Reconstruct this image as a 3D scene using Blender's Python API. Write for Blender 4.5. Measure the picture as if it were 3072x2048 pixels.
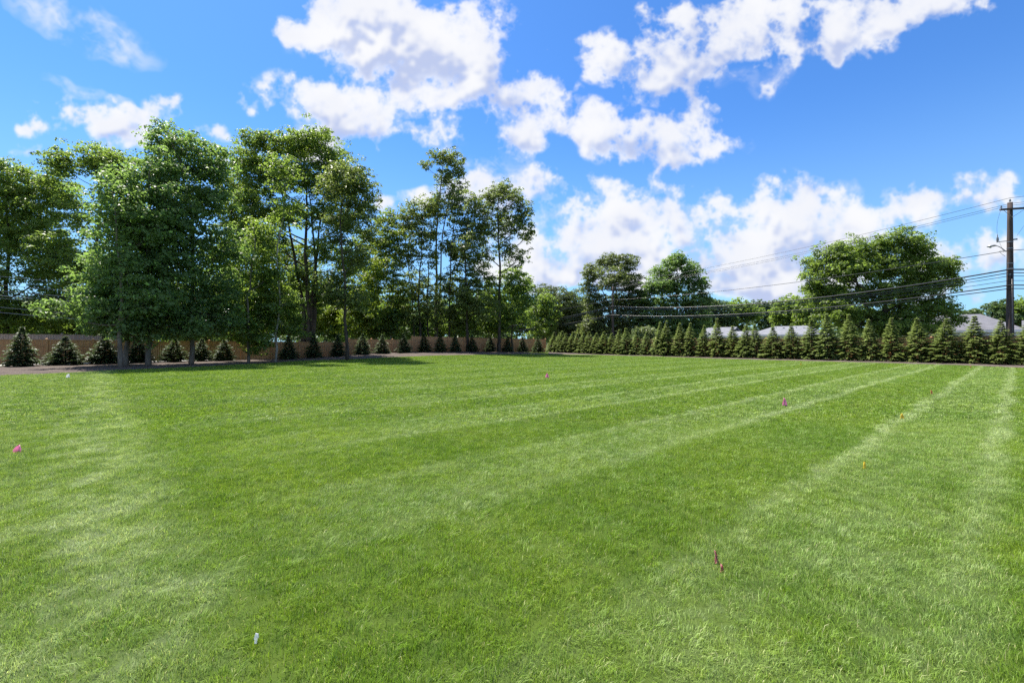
import bpy, math, random
import numpy as np
from mathutils import Vector

for o in list(bpy.data.objects):
    bpy.data.objects.remove(o, do_unlink=True)
SC = bpy.context.scene
COL = SC.collection
rng = np.random.default_rng(7)
random.seed(7)

# ------------------------------------------------------------------ camera
CAM_H = 1.69
FPX = 1365.0          # focal length in pixels of a 3072 px wide picture
cam = bpy.data.cameras.new("camera")
cam.lens = 16.0
cam.sensor_width = 36.0
cam.clip_start = 0.05
cam.clip_end = 3000.0
camo = bpy.data.objects.new("camera", cam)
camo.location = (0, 0, CAM_H)
camo.rotation_euler = (math.radians(90), 0, 0)
COL.objects.link(camo)
SC.camera = camo

# ------------------------------------------------------------------ exposure
SC.view_settings.view_transform = 'Standard'
SC.view_settings.look = 'None'
SC.view_settings.gamma = 1.0
SC.view_settings.use_curve_mapping = False
SC.view_settings.exposure = 1.15
SC.cycles.max_bounces = 9
SC.cycles.diffuse_bounces = 6
SC.cycles.glossy_bounces = 2
SC.cycles.transmission_bounces = 4
SC.cycles.transparent_max_bounces = 8
SC.cycles.sample_clamp_indirect = 3.0
SC.cycles.use_denoising = False

SUN_EL, SUN_AZ = math.radians(62), math.atan2(-0.72, 0.69)   # azimuth measured from +Y towards +X
SUNV = Vector((math.sin(SUN_AZ) * math.cos(SUN_EL), math.cos(SUN_AZ) * math.cos(SUN_EL), math.sin(SUN_EL)))


# ------------------------------------------------------------------ node helpers
class NT:
    def __init__(self, tree):
        self.t = tree
        tree.nodes.clear()

    def n(self, typ, **kw):
        nd = self.t.nodes.new(typ)
        for k, v in kw.items():
            setattr(nd, k, v)
        return nd

    def link(self, a, b):
        self.t.links.new(a, b)

    def put(self, sock, v):
        if isinstance(v, bpy.types.NodeSocket):
            self.t.links.new(v, sock)
        elif v is not None:
            sock.default_value = v

    def math(self, op, a, b=None, c=None, clamp=False):
        nd = self.n('ShaderNodeMath', operation=op, use_clamp=clamp)
        self.put(nd.inputs[0], a)
        if b is not None:
            self.put(nd.inputs[1], b)
        if c is not None:
            self.put(nd.inputs[2], c)
        return nd.outputs[0]

    def vmath(self, op, a, b=None, out=0):
        nd = self.n('ShaderNodeVectorMath', operation=op)
        self.put(nd.inputs[0], a)
        if b is not None:
            self.put(nd.inputs[3 if op == 'SCALE' else 1], b)
        return nd.outputs[out]

    def rng(self, v, a, b, c=0.0, d=1.0, smooth=True):
        nd = self.n('ShaderNodeMapRange', interpolation_type='SMOOTHSTEP' if smooth else 'LINEAR')
        self.put(nd.inputs[0], v)
        for i, x in enumerate((a, b, c, d)):
            self.put(nd.inputs[i + 1], x)
        return nd.outputs[0]

    def mix(self, f, a, b, blend='MIX'):
        nd = self.n('ShaderNodeMix', data_type='RGBA', blend_type=blend)
        self.put(nd.inputs[0], f)
        self.put(nd.inputs[6], a if not isinstance(a, tuple) else (*a, 1))
        self.put(nd.inputs[7], b if not isinstance(b, tuple) else (*b, 1))
        return nd.outputs[2]

    def noise(self, vec, scale, detail=4.0, rough=0.55, out=0, dist=0.0):
        nd = self.n('ShaderNodeTexNoise')
        self.put(nd.inputs['Vector'], vec)
        nd.inputs['Scale'].default_value = scale
        nd.inputs['Detail'].default_value = detail
        nd.inputs['Roughness'].default_value = rough
        nd.inputs['Distortion'].default_value = dist
        return nd.outputs[out]

    def mapping(self, vec, loc=(0, 0, 0), rot=(0, 0, 0), scale=(1, 1, 1), typ='POINT'):
        nd = self.n('ShaderNodeMapping', vector_type=typ)
        self.put(nd.inputs[0], vec)
        nd.inputs[1].default_value = loc
        nd.inputs[2].default_value = rot
        nd.inputs[3].default_value = scale
        return nd.outputs[0]


# ------------------------------------------------------------------ world: sky with cumulus clouds
# clouds: azimuth/elevation tangents given on a 2352 x 1568 grid of the forward sky (x, y, rx, ry, tilt, strength)
CLOUDS = [
    # big cloud high in the middle
    (860, 50, 150, 95, 0, 1.0), (790, 10, 90, 60, 0, 1.0), (980, 110, 130, 70, -15, 1.0), (1100, 75, 75, 65, 0, .95),
    (1075, 165, 95, 65, 0, .9), (930, 180, 110, 75, -25, 1.0), (735, 235, 120, 55, -15, 1.0), (850, 270, 150, 50, -22, 1.0),
    (1000, 305, 60, 28, 0, .85), (690, 70, 70, 24, -20, .85), (1030, 225, 110, 38, -10, .9), (975, 25, 55, 25, 0, .8),
    (1130, 200, 35, 35, 0, .7),
    # middle cloud drifting right
    (1225, 215, 85, 55, 0, 1.0), (1200, 295, 45, 45, 0, .9), (1330, 270, 80, 45, -25, 1.0), (1440, 320, 125, 55, -15, 1.0),
    (1560, 335, 110, 60, 10, 1.0), (1650, 338, 65, 26, 0, .85), (1590, 285, 50, 38, 0, .9), (1530, 385, 50, 25, 0, .8),
    # upper right bank
    (1450, 155, 110, 45, -15, 1.0), (1500, 100, 130, 60, 15, 1.0), (1640, 60, 140, 60, 20, 1.0), (1570, 160, 80, 50, 30, 1.0),
    (1510, 215, 60, 28, 0, .85), (1800, 40, 160, 65, 10, 1.0), (1970, 55, 170, 65, 15, 1.0), (2120, 15, 140, 45, 10, 1.0),
    (1890, 120, 70, 30, 35, .8), (1930, 85, 130, 50, 20, 1.0), (1720, 100, 90, 45, 25, .9), (1340, 85, 45, 17, 0, .65), (1550, 12, 75, 28, 0, .75), (1780, 185, 45, 30, 40, .5),
    (1700, 175, 50, 22, 0, .5), (1245, 102, 24, 12, 0, .6), (1610, 235, 40, 15, 0, .5), (1940, 135, 30, 20, 45, .6),
    # left side
    (150, 262, 60, 36, 0, .95),
    (105, 290, 55, 22, 0, .8), (245, 305, 95, 42, 0, 1.0), (85, 343, 48, 17, 0, .75), (390, 252, 52, 34, 0, .85),
    (495, 302, 42, 22, -25, .75), (572, 238, 32, 18, 0, .7), (285, 260, 55, 14, -30, .6), (715, 325, 85, 34, 0, .9),
    (525, 375, 22, 24, 0, .7), (875, 475, 28, 22, 0, .8),
    # low in the middle
    (1150, 385, 100, 45, -15, .55), (1180, 430, 120, 45, 0, 1.0), (1265, 460, 75, 50, 0, 1.0), (950, 462, 50, 24, 0, .9),
    (1090, 450, 70, 40, 0, .9), (1250, 545, 120, 55, 0, 1.0), (1210, 610, 130, 40, 0, .9), (1400, 425, 55, 16, -25, .75), (1497, 415, 24, 32, 0, .8),
    (1480, 495, 130, 60, 0, 1.0), (1600, 520, 90, 45, 0, 1.0), (1420, 560, 130, 55, 0, 1.0), (1330, 600, 120, 36, 0, .9),
    (1560, 590, 160, 45, 0, .95), (1680, 575, 120, 40, 0, .9),
    # low on the right
    (1740, 462, 95, 32, 0, .9), (1880, 480, 105, 55, 0, 1.0), (1975, 510, 130, 45, 0, 1.0), (2140, 462, 120, 32, 8, .9),
    (2250, 448, 75, 38, 0, 1.0), (1800, 530, 160, 42, 0, .95), (2270, 570, 130, 38, 0, .9), (1880, 600, 220, 36, 0, .85),
    (1700, 640, 220, 32, 0, .8), (1960, 655, 220, 36, 0, .8), (2220, 600, 110, 45, 0, .8), (2250, 680, 70, 22, 0, .7), (1300, 560, 60, 60, 0, .8), (1500, 640, 150, 24, 0, .7), (1250, 640, 60, 20, 0, .6), (1850, 650, 160, 30, 0, .75), (2100, 560, 70, 26, 0, .6),
]
CIRRUS = [(185, 45, 215, 62, -27, .80), (165, 202, 85, 22, -20, .75), (290, 258, 60, 18, -28, .6), (1140, 385, 120, 60, -15, .6), (1780, 190, 60, 40, 30, .45), (1700, 180, 70, 30, 0, .4), (600, 330, 120, 30, 0, .25)]
U0, U1, V0, V1, RES = -1.7, 1.7, -0.02, 0.98, 470.0      # tangent-plane raster of the forward sky


def vnoise(x, y, seed):
    T = np.random.default_rng(seed).random((256, 256)).astype(np.float32)
    xi = np.floor(x).astype(np.int32); yi = np.floor(y).astype(np.int32)
    fx = (x - xi).astype(np.float32); fy = (y - yi).astype(np.float32)
    fx = fx * fx * (3 - 2 * fx); fy = fy * fy * (3 - 2 * fy)
    xi &= 255; yi &= 255; x1 = (xi + 1) & 255; y1 = (yi + 1) & 255
    return (T[yi, xi] * (1 - fx) + T[yi, x1] * fx) * (1 - fy) + (T[y1, xi] * (1 - fx) + T[y1, x1] * fx) * fy


def fbm(x, y, scale, octv, gain=.55, seed=0, billow=False):
    s = 0; a = 1.0; tot = 0; c, sn = math.cos(.6), math.sin(.6)
    x = x * scale; y = y * scale
    for o in range(octv):
        n = vnoise(x + 17.3 * o, y + 9.1 * o, seed + o)
        if billow: n = 1 - np.abs(2 * n - 1)
        s = s + a * n; tot += a; a *= gain
        x, y = (c * x - sn * y) * 2.03, (sn * x + c * y) * 2.03
    return s / tot


def sst(v, a, b):
    t = np.clip((v - a) / (b - a), 0, 1); return t * t * (3 - 2 * t)


def shift(A, dx, dy):
    """value of A at (x+dx, y+dy), edges repeated (rows run along v)"""
    h, w_ = A.shape
    yi = np.clip(np.arange(h) + dy, 0, h - 1); xi = np.clip(np.arange(w_) + dx, 0, w_ - 1)
    return A[yi][:, xi]


def cloud_raster():
    nu, nv = int((U1 - U0) * RES), int((V1 - V0) * RES)
    u = (U0 + (np.arange(nu) + .5) / RES).astype(np.float32); v = (V0 + (np.arange(nv) + .5) / RES).astype(np.float32)
    u, v = np.meshgrid(u, v)
    wx = fbm(u, v, 4.5, 4, .55, 11) - .5; wy = fbm(u, v, 4.5, 4, .55, 31) - .5
    w2x = fbm(u, v, 16, 3, .5, 51) - .5; w2y = fbm(u, v, 16, 3, .5, 61) - .5
    uw = u + .07 * wx + .05 * w2x; vw = v + .07 * wy + .05 * w2y
    N1 = np.ones_like(u); C = np.zeros_like(u)
    for (cx, cy, rx, ry, ang, st) in CLOUDS:
        a = math.radians(ang); x0, y0 = (cx - 1176) / 1045, (784 - cy) / 1045
        ax, ay = rx / 1045 * 1.5, ry / 1045 * 1.5
        m = max(ax, ay) + .12
        i0, i1 = int(max(0, (y0 - m - V0) * RES)), int(min(nv, (y0 + m - V0) * RES)); j0, j1 = int(max(0, (x0 - m - U0) * RES)), int(min(nu, (x0 + m - U0) * RES))
        if i1 <= i0 or j1 <= j0: continue
        du = uw[i0:i1, j0:j1] - x0; dv = vw[i0:i1, j0:j1] - y0
        r = np.hypot((du * math.cos(a) + dv * math.sin(a)) / ax, (-du * math.sin(a) + dv * math.cos(a)) / ay)
        N1[i0:i1, j0:j1] *= 1 - np.clip(1.0 - r, 0, 1) * st * .85
    for (cx, cy, rx, ry, ang, st) in CIRRUS:
        a = math.radians(ang); x0, y0 = (cx - 1176) / 1045, (784 - cy) / 1045
        du = uw - x0; dv = vw - y0
        p, q = du * math.cos(a) + dv * math.sin(a), -du * math.sin(a) + dv * math.cos(a)
        r = np.hypot(p / (rx / 1045), q / (ry / 1045))
        n = .6 * fbm(p, q * 3.5, 7, 5, .6, 91) + .4 * fbm(u, v, 24, 4, .6, 97)
        C = np.maximum(C, np.clip(1 - r * r, 0, 1) ** .8 * sst(n, .34, .70) * st)
    S = 1 - N1
    px = lambda t: int(round(t * RES))
    fine = fbm(u, v, 9, 7, .66, 71)
    bil = fbm(u, v, 12, 5, .6, 81, True)
    z_ = lambda a: (a - a.mean()) / a.std()
    n = z_(.75 * z_(fine) + .5 * z_(bil))
    e = np.minimum(S, .72) + .235 * n
    D = np.clip(e - .36 - .05 * sst(.42 - v, 0, .3), 0, 1) * sst(S, .06, .26)
    wisp = np.clip(e - .16, 0, 1) * sst(S, .02, .18)
    alpha = 1 - np.exp(-5.6 * D - 1.9 * wisp)
    alpha = 1 - (1 - alpha) * (1 - C)
    # height of the cloud surface; slopes facing away from the sun and thick hearts go grey
    hgt = .9 * S + .16 * z_(bil) + .05 * z_(fine)
    rel = 0
    for dd, k in ((.012, .8), (.025, .9), (.05, .8), (.09, .6)):
        rel = rel + k * (shift(hgt, px(-.35 * dd), px(dd)) - hgt)
    low = z_(fbm(u, v, 9, 5, .55, 131))
    heart = sst(S + .19 * low, .34, .90)
    shade = np.clip(1.7 * rel, 0, .9) * sst(e, .42, .75) + .95 * heart * np.clip(.7 + .9 * rel, 0.15, 1)
    shade = np.clip(shade, 0, 1)
    for dd in (1, 2):
        shade = (2 * shade + shift(shade, dd, 0) + shift(shade, -dd, 0) + shift(shade, 0, dd) + shift(shade, 0, -dd)) / 6
    return alpha, shade


def cloud_image():
    """clouds over the whole dome as an equirectangular picture: red = cover, green = greyness"""
    W, H = 4096, 2048
    al, sh = cloud_raster()
    img = np.zeros((H, W, 4), np.float32)
    img[..., 3] = 1
    # scattered cumulus all round, on a flat layer overhead
    w2, h2 = W // 2, H // 4
    phi = (.5 - (np.arange(w2) + .5) / w2) * 2 * np.pi
    el = (np.arange(h2) + .5) / h2 * np.pi / 2
    ph, ee = np.meshgrid(phi, el)
    d = 1 / np.tan(np.maximum(ee, .07))
    x, y = np.cos(ph) * d, np.sin(ph) * d
    n = fbm(x + 40, y + 40, 1.3, 6, .55, 201)
    n = (n - n.mean()) / n.std()
    a = 1 - np.exp(-3.2 * np.clip(n - .35, 0, 9))
    g = sst(n, 1.0, 2.2) * .7
    up2 = lambda t: np.repeat(np.repeat(t, 2, 0), 2, 1)
    a, g = up2(a), up2(g)
    phi = (.5 - (np.arange(W) + .5) / W) * 2 * np.pi
    el = (np.arange(H // 2) + .5) / (H // 2) * np.pi / 2
    ph, ee = np.meshgrid(phi, el)
    yy_ = np.sin(ph)
    ok = yy_ > .3
    u = np.where(ok, np.cos(ph) / np.maximum(yy_, .3), 9)
    v = np.where(ok, np.tan(ee) / np.maximum(yy_, .3), 9)
    f = (1 - sst(np.abs(u), 1.38, 1.62)) * (1 - sst(v, .82, .94))
    fi = np.clip((v - V0) * RES - .5, 0, al.shape[0] - 1.01); fj = np.clip((u - U0) * RES - .5, 0, al.shape[1] - 1.01)
    i, j = fi.astype(int), fj.astype(int)
    ti, tj = fi - i, fj - j

    def samp(A):
        return (A[i, j] * (1 - tj) + A[i, j + 1] * tj) * (1 - ti) + (A[i + 1, j] * (1 - tj) + A[i + 1, j + 1] * tj) * ti
    img[H // 2:, :, 0] = f * samp(al) + (1 - f) * a
    img[H // 2:, :, 1] = f * samp(sh) + (1 - f) * g
    im = bpy.data.images.new('cloud_cover', W, H, alpha=False, float_buffer=False)
    im.colorspace_settings.name = 'Non-Color'
    im.pixels.foreach_set(img.reshape(-1))
    im.update()
    im.pack()
    return im


world = bpy.data.worlds.new("World")
SC.world = world
world.use_nodes = True
w = NT(world.node_tree)
sky = w.n('ShaderNodeTexSky', sky_type='NISHITA')
sky.sun_disc = False
sky.sun_elevation = SUN_EL
sky.sun_rotation = SUN_AZ
sky.altitude = 50
sky.air_density = 1.0
sky.dust_density = 0.35
sky.ozone_density = 2.0
tc = w.n('ShaderNodeTexCoord').outputs['Generated']
sep = w.n('ShaderNodeSeparateXYZ')
w.link(tc, sep.inputs[0])
env = w.n('ShaderNodeTexEnvironment', interpolation='Linear')
env.image = cloud_image()
w.link(tc, env.inputs[0])
es = w.n('ShaderNodeSeparateColor')
w.link(env.outputs[0], es.inputs[0])
alpha = es.outputs[0]
ccol = w.mix(es.outputs[1], (6.7, 6.75, 6.95), (3.7, 4.25, 6.0))
skyc = w.mix(1.0, sky.outputs[0], (0.51, 0.95, 1.46), 'MULTIPLY')
# milky air towards the horizon
hz = w.rng(sep.outputs[2], 0.0, 0.45, .62, 0.0)
skyc = w.mix(hz, skyc, (3.2, 5.4, 7.2))
full = w.mix(alpha, skyc, ccol)
bg = w.n('ShaderNodeBackground')
w.link(full, bg.inputs[0])
bg.inputs[1].default_value = 0.065
wo = w.n('ShaderNodeOutputWorld')
w.link(bg.outputs[0], wo.inputs[0])

sun = bpy.data.lights.new("sun", 'SUN')
sun.energy = 4.7
sun.angle = math.radians(0.55)
sun.color = (1.0, 0.95, 0.87)
suno = bpy.data.objects.new("sun", sun)
suno.rotation_euler = SUNV.to_track_quat('Z', 'Y').to_euler()
suno.location = (-30, 30, 60)
COL.objects.link(suno)

# ------------------------------------------------------------------ yard frame
# p runs along the wooden fence (to the right and away), q across it (towards the camera)
DP = np.array((0.744, 0.668)); DQ = np.array((0.668, -0.744))
FENCE_Q, HEDGE_P = -46.0, 47.0


def XY(p, q):
    return DP[0] * p + DQ[0] * q, DP[1] * p + DQ[1] * q


def PQ(x, y):
    return DP[0] * x + DP[1] * y, DQ[0] * x + DQ[1] * y


def ground(x, y):
    p, q = PQ(np.asarray(x, float), np.asarray(y, float))
    A = np.interp(p, [-4, 12, 16, 20, 26, 36, 47, 70], [0, 0, .12, .33, .42, .35, .15, 0])
    t = q - FENCE_Q
    k = np.clip(1 - np.abs(t) / np.where(t > 0, 15.0, 30.0), 0, 1)
    k = k * k * (3 - 2 * k)
    z = A * k
    z = z + 0.03 * np.sin(x * .21 + 1.3) * np.cos(y * .17) * np.clip(np.hypot(x, y) / 12 - .5, 0, 1)
    return z


def at(x, Y, y=None):
    """the point at depth Y seen at photograph pixel x (and height of pixel y, or on the ground)"""
    X = (x - 1536) / FPX * Y
    if y is None:
        return np.array((X, Y, float(ground(X, Y))))
    return np.array((X, Y, CAM_H + (1024 - y) / FPX * Y))


def floor_at(x, y):
    """where the ground is seen at photograph pixel (x, y)"""
    Y = CAM_H * FPX / (y - 1024)
    for _ in range(12):
        z = float(ground((x - 1536) / FPX * Y, Y))
        Y = .5 * Y + .5 * (CAM_H - z) * FPX / (y - 1024)
    return at(x, Y)


# ------------------------------------------------------------------ mesh helpers
class MB:
    def __init__(self):
        self.v, self.f = [], []

    def add(self, verts, faces):
        b = len(self.v)
        self.v.extend([tuple(map(float, x)) for x in verts])
        self.f.extend([tuple(b + i for i in fc) for fc in faces])
        return self

    def box(self, lo, hi):
        x0, y0, z0 = lo; x1, y1, z1 = hi
        return self.add([(x0, y0, z0), (x1, y0, z0), (x1, y1, z0), (x0, y1, z0), (x0, y0, z1), (x1, y0, z1), (x1, y1, z1), (x0, y1, z1)],
                        [(0, 3, 2, 1), (4, 5, 6, 7), (0, 1, 5, 4), (1, 2, 6, 5), (2, 3, 7, 6), (3, 0, 4, 7)])

    def bevbox(self, lo, hi, b):
        """box with a chamfered top"""
        x0, y0, z0 = lo; x1, y1, z1 = hi
        vs = [(x0, y0, z0), (x1, y0, z0), (x1, y1, z0), (x0, y1, z0), (x0, y0, z1 - b), (x1, y0, z1 - b), (x1, y1, z1 - b), (x0, y1, z1 - b),
              (x0 + b, y0 + b, z1), (x1 - b, y0 + b, z1), (x1 - b, y1 - b, z1), (x0 + b, y1 - b, z1)]
        return self.add(vs, [(0, 3, 2, 1), (8, 9, 10, 11), (0, 1, 5, 4), (1, 2, 6, 5), (2, 3, 7, 6), (3, 0, 4, 7),
                             (4, 5, 9, 8), (5, 6, 10, 9), (6, 7, 11, 10), (7, 4, 8, 11)])

    def tube(self, pts, rad, n=6, cap=True):
        P = np.asarray(pts, float)
        k = len(P)
        rad = np.broadcast_to(np.asarray(rad, float), (k,))
        T = np.gradient(P, axis=0)
        T /= np.linalg.norm(T, axis=1)[:, None] + 1e-9
        ref = np.array((0, 0, 1.)) if abs(T[0][2]) < .9 else np.array((1., 0, 0))
        vs = []
        for i in range(k):
            a = np.cross(T[i], ref); a /= np.linalg.norm(a) + 1e-9
            b = np.cross(T[i], a)
            for j in range(n):
                th = 2 * math.pi * j / n
                vs.append(P[i] + rad[i] * (math.cos(th) * a + math.sin(th) * b))
        fs = [(i * n + j, i * n + (j + 1) % n, (i + 1) * n + (j + 1) % n, (i + 1) * n + j) for i in range(k - 1) for j in range(n)]
        if cap:
            fs += [tuple(range(n))[::-1], tuple((k - 1) * n + j for j in range(n))]
        return self.add(vs, fs)

    def mesh(self, name, mat, smooth=False):
        me = bpy.data.meshes.new(name)
        me.from_pydata(self.v, [], self.f)
        if mat:
            me.materials.append(mat)
        if smooth:
            me.polygons.foreach_set('use_smooth', [True] * len(me.polygons))
        me.update()
        return me

    def build(self, name, mat, parent=None, smooth=False):
        return obj(name, self.mesh(name, mat, smooth), parent)


def obj(name, me, parent=None, loc=None):
    o = bpy.data.objects.new(name, me)
    COL.objects.link(o)
    if parent:
        o.parent = parent
    if loc is not None:
        o.location = loc
    return o


def tag(o, label=None, cat=None, group=None, kind=None):
    if label: o['label'] = label
    if cat: o['category'] = cat
    if group: o['group'] = group
    if kind: o['kind'] = kind
    return o


def thing(name, loc, label, cat, group=None, rz=0.0):
    e = bpy.data.objects.new(name, None)
    e.location = tuple(map(float, loc)); e.rotation_euler = (0, 0, rz)
    e.empty_display_size = .2
    COL.objects.link(e)
    return tag(e, label, cat, group)


def quads(name, V, mat, smooth=False):
    """V: (N,4,3) array of quads -> mesh"""
    N = len(V)
    me = bpy.data.meshes.new(name)
    me.vertices.add(4 * N)
    me.vertices.foreach_set('co', V.reshape(-1).astype(np.float32))
    me.loops.add(4 * N)
    me.loops.foreach_set('vertex_index', np.arange(4 * N, dtype=np.int32))
    me.polygons.add(N)
    me.polygons.foreach_set('loop_start', np.arange(0, 4 * N, 4, dtype=np.int32))
    me.polygons.foreach_set('loop_total', np.full(N, 4, dtype=np.int32))
    me.materials.append(mat)
    me.update(calc_edges=True)
    me.validate()
    return me


def unit(a):
    return a / (np.linalg.norm(a, axis=-1, keepdims=True) + 1e-9)


def leaf_quads(C, Nrm, size, rg, aspect=.72, fold=.18):
    """folded diamond leaves at C with normals Nrm"""
    N = len(C)
    Nrm = unit(Nrm)
    r = rg.normal(size=(N, 3))
    A = unit(r - (r * Nrm).sum(1)[:, None] * Nrm)
    B = np.cross(Nrm, A)
    s = (size * np.clip(np.exp(rg.normal(size=N) * .33), .45, 2.0))[:, None]
    V = np.empty((N, 4, 3))
    V[:, 0] = C - A * s * .5
    V[:, 1] = C + B * s * aspect * .5 + Nrm * s * fold + A * s * .08
    V[:, 2] = C + A * s * .5 - Nrm * s * .1
    V[:, 3] = C - B * s * aspect * .5 + Nrm * s * fold + A * s * .08
    return V


# ------------------------------------------------------------------ materials
def material(name):
    m = bpy.data.materials.new(name)
    m.use_nodes = True
    return m, NT(m.node_tree)


def finish(t, shader, disp=None):
    o = t.n('ShaderNodeOutputMaterial')
    t.link(shader, o.inputs[0])
    if disp is not None:
        t.link(disp, o.inputs[2])


def principled(t, col, rough=.7, spec=.3, normal=None, metal=0.0):
    b = t.n('ShaderNodeBsdfPrincipled')
    t.put(b.inputs['Base Color'], col if not isinstance(col, tuple) else (*col, 1))
    t.put(b.inputs['Roughness'], rough)
    b.inputs['Specular IOR Level'].default_value = spec
    b.inputs['Metallic'].default_value = metal
    if normal is not None:
        t.link(normal, b.inputs['Normal'])
    return b.outputs[0]


def bump(t, h, strength=.5, dist=.02):
    b = t.n('ShaderNodeBump')
    b.inputs['Strength'].default_value = strength
    b.inputs['Distance'].default_value = dist
    t.link(h, b.inputs['Height'])
    return b.outputs[0]


def plain(name, c1, c2, scale=6.0, rough=.7, spec=.3, stretch=(1, 1, 1), bmp=.3, bd=.01, metal=0.0):
    m, t = material(name)
    v = t.n('ShaderNodeTexCoord').outputs['Object']
    v = t.mapping(v, scale=stretch)
    f = t.noise(v, scale, 6, .6)
    col = t.mix(t.rng(f, .3, .7), c1, c2)
    finish(t, principled(t, col, rough, spec, bump(t, f, bmp, bd) if bmp else None, metal))
    return m


def leaf_mat(name, c_dark, c_light, c_trans, trans=.38, gloss=.45, spec=.3, clump=.55):
    m, t = material(name)
    geo = t.n('ShaderNodeNewGeometry')
    r = geo.outputs['Random Per Island']
    big = t.noise(geo.outputs['Position'], clump, 3, .6)
    f = t.math('ADD', t.math('MULTIPLY', r, .55), t.math('MULTIPLY', t.rng(big, .3, .7), .5))
    col = t.mix(f, c_dark, c_light)
    orn = t.n('ShaderNodeObjectInfo').outputs['Random']
    col = t.vmath('SCALE', col, t.rng(orn, 0, 1, .82, 1.2, False))
    col = t.mix(t.math('MULTIPLY', t.math('FRACT', t.math('MULTIPLY', orn, 7.7)), .35), col, tuple(a * b for a, b in zip(c_light, (1.25, 1.05, .8))))
    # a few yellowed leaves
    col = t.mix(t.rng(r, .955, .985), col, tuple(min(1, x * 1.5) for x in c_trans))
    b = principled(t, col, gloss, spec)
    tr = t.n('ShaderNodeBsdfTranslucent')
    t.link(t.mix(t.math('MULTIPLY', r, .7), c_trans, tuple(x * .55 for x in c_trans)), tr.inputs[0])
    mx = t.n('ShaderNodeMixShader')
    mx.inputs[0].default_value = trans
    t.link(b, mx.inputs[1]); t.link(tr.outputs[0], mx.inputs[2])
    finish(t, mx.outputs[0])
    return m


M = {}
M['maple'] = leaf_mat('maple_leaves', (.06, .115, .034), (.14, .205, .052), (.36, .52, .07), .5)
M['maple_dark'] = leaf_mat('dark_maple_leaves', (.06, .12, .054), (.135, .21, .078), (.33, .52, .10), .5)
M['maple_bright'] = leaf_mat('bright_leaves', (.075, .13, .022), (.14, .20, .04), (.34, .46, .04), .5)
M['oak'] = leaf_mat('olive_leaves', (.062, .095, .034), (.14, .18, .055), (.32, .42, .08), .46)
M['willow'] = leaf_mat('pale_grey_green_leaves', (.10, .14, .06), (.18, .22, .10), (.24, .32, .08), .35)
M['olive_pale'] = leaf_mat('pale_olive_leaves', (.08, .11, .045), (.16, .195, .08), (.28, .36, .08), .42)
M['far'] = leaf_mat('far_leaves', (.05, .095, .038), (.10, .155, .05), (.18, .28, .06), .35)
M['spruce'] = leaf_mat('spruce_needles', (.10, .15, .052), (.23, .285, .10), (.34, .44, .11), .38, .5, .4, 1.6)
M['spruce_shaded'] = leaf_mat('shaded_spruce_needles', (.040, .078, .044), (.10, .145, .072), (.14, .21, .06), .3, .45, .4, 1.6)  # needle colour darkened to carry the shade these spruces stand in
M['shrub'] = leaf_mat('undergrowth_leaves', (.05, .1, .03), (.12, .185, .045), (.28, .40, .045), .45)

M['bark'] = plain('grey_bark', (.085, .07, .055), (.22, .19, .155), 5, .9, .15, (1, 1, .22), .8, .03)
M['bark_dark'] = plain('dark_bark', (.035, .028, .022), (.10, .083, .066), 5, .9, .15, (1, 1, .22), .8, .03)
M['bark_pale'] = plain('pale_bark', (.20, .175, .15), (.36, .33, .29), 6, .9, .15, (1, 1, .35), .6, .02)
M['cedar'] = plain('cedar_boards', (.42, .20, .085), (.60, .345, .17), 7, .75, .2, (3, 3, .25), .25, .004)
M['cedar_rail'] = plain('cedar_rail', (.40, .21, .095), (.55, .33, .17), 7, .75, .2, (.4, 3, 3), .25, .004)
M['grey_wood'] = plain('weathered_boards', (.16, .14, .125), (.28, .26, .24), 7, .85, .15, (3, 3, .25), .3, .004)
M['pole'] = plain('pole_wood', (.05, .038, .034), (.11, .083, .075), 8, .85, .2, (2, 2, .15), .6, .015)
M['wire'] = plain('black_cable', (.015, .015, .016), (.04, .04, .042), 3, .35, .6, bmp=0)
M['wire_al'] = plain('bare_aluminium_wire', (.28, .28, .29), (.4, .4, .41), 3, .4, .5, bmp=0, metal=.6)
M['galv'] = plain('galvanised_metal', (.22, .23, .24), (.36, .37, .38), 12, .45, .5, bmp=0, metal=.7)
M['porcelain'] = plain('grey_porcelain', (.20, .19, .20), (.30, .29, .30), 9, .25, .5, bmp=0)
M['concrete'] = plain('pale_concrete', (.50, .48, .45), (.62, .60, .57), 4, .9, .15, bmp=.2)
M['white_paint'] = plain('white_paint', (.70, .71, .72), (.80, .80, .80), 5, .5, .3, bmp=0)
M['pale_wall'] = plain('tan_siding', (.42, .38, .32), (.52, .48, .41), 4, .7, .2, (.3, .3, 8), .2)
M['glass'] = plain('window_glass', (.02, .025, .03), (.035, .04, .05), 2, .08, .6, bmp=0)
M['door'] = plain('dark_door', (.05, .03, .03), (.08, .05, .05), 4, .5, .3, bmp=0)
def film(name, c):
    m, t = material(name)
    f = t.noise(t.n('ShaderNodeTexCoord').outputs['Object'], 25, 3, .5)
    col = t.mix(t.rng(f, .3, .7), c, tuple(min(.95, x * 1.12) for x in c))
    tr = t.n('ShaderNodeBsdfTranslucent'); t.link(col, tr.inputs[0])
    mx = t.n('ShaderNodeMixShader'); mx.inputs[0].default_value = .55
    t.link(principled(t, col, .4, .35), mx.inputs[1]); t.link(tr.outputs[0], mx.inputs[2])
    finish(t, mx.outputs[0])
    return m


M['pink'] = film('pink_film', (.86, .42, .60))
M['red'] = film('faded_red_film', (.68, .32, .32))
M['yellow'] = film('yellow_film', (.80, .66, .10))
M['orange'] = film('orange_film', (.72, .38, .22))
M['white_film'] = film('white_film', (.82, .82, .84))
M['white_pl'] = plain('white_plastic', (.74, .75, .80), (.82, .83, .86), 20, .5, .3, bmp=0)


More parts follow.
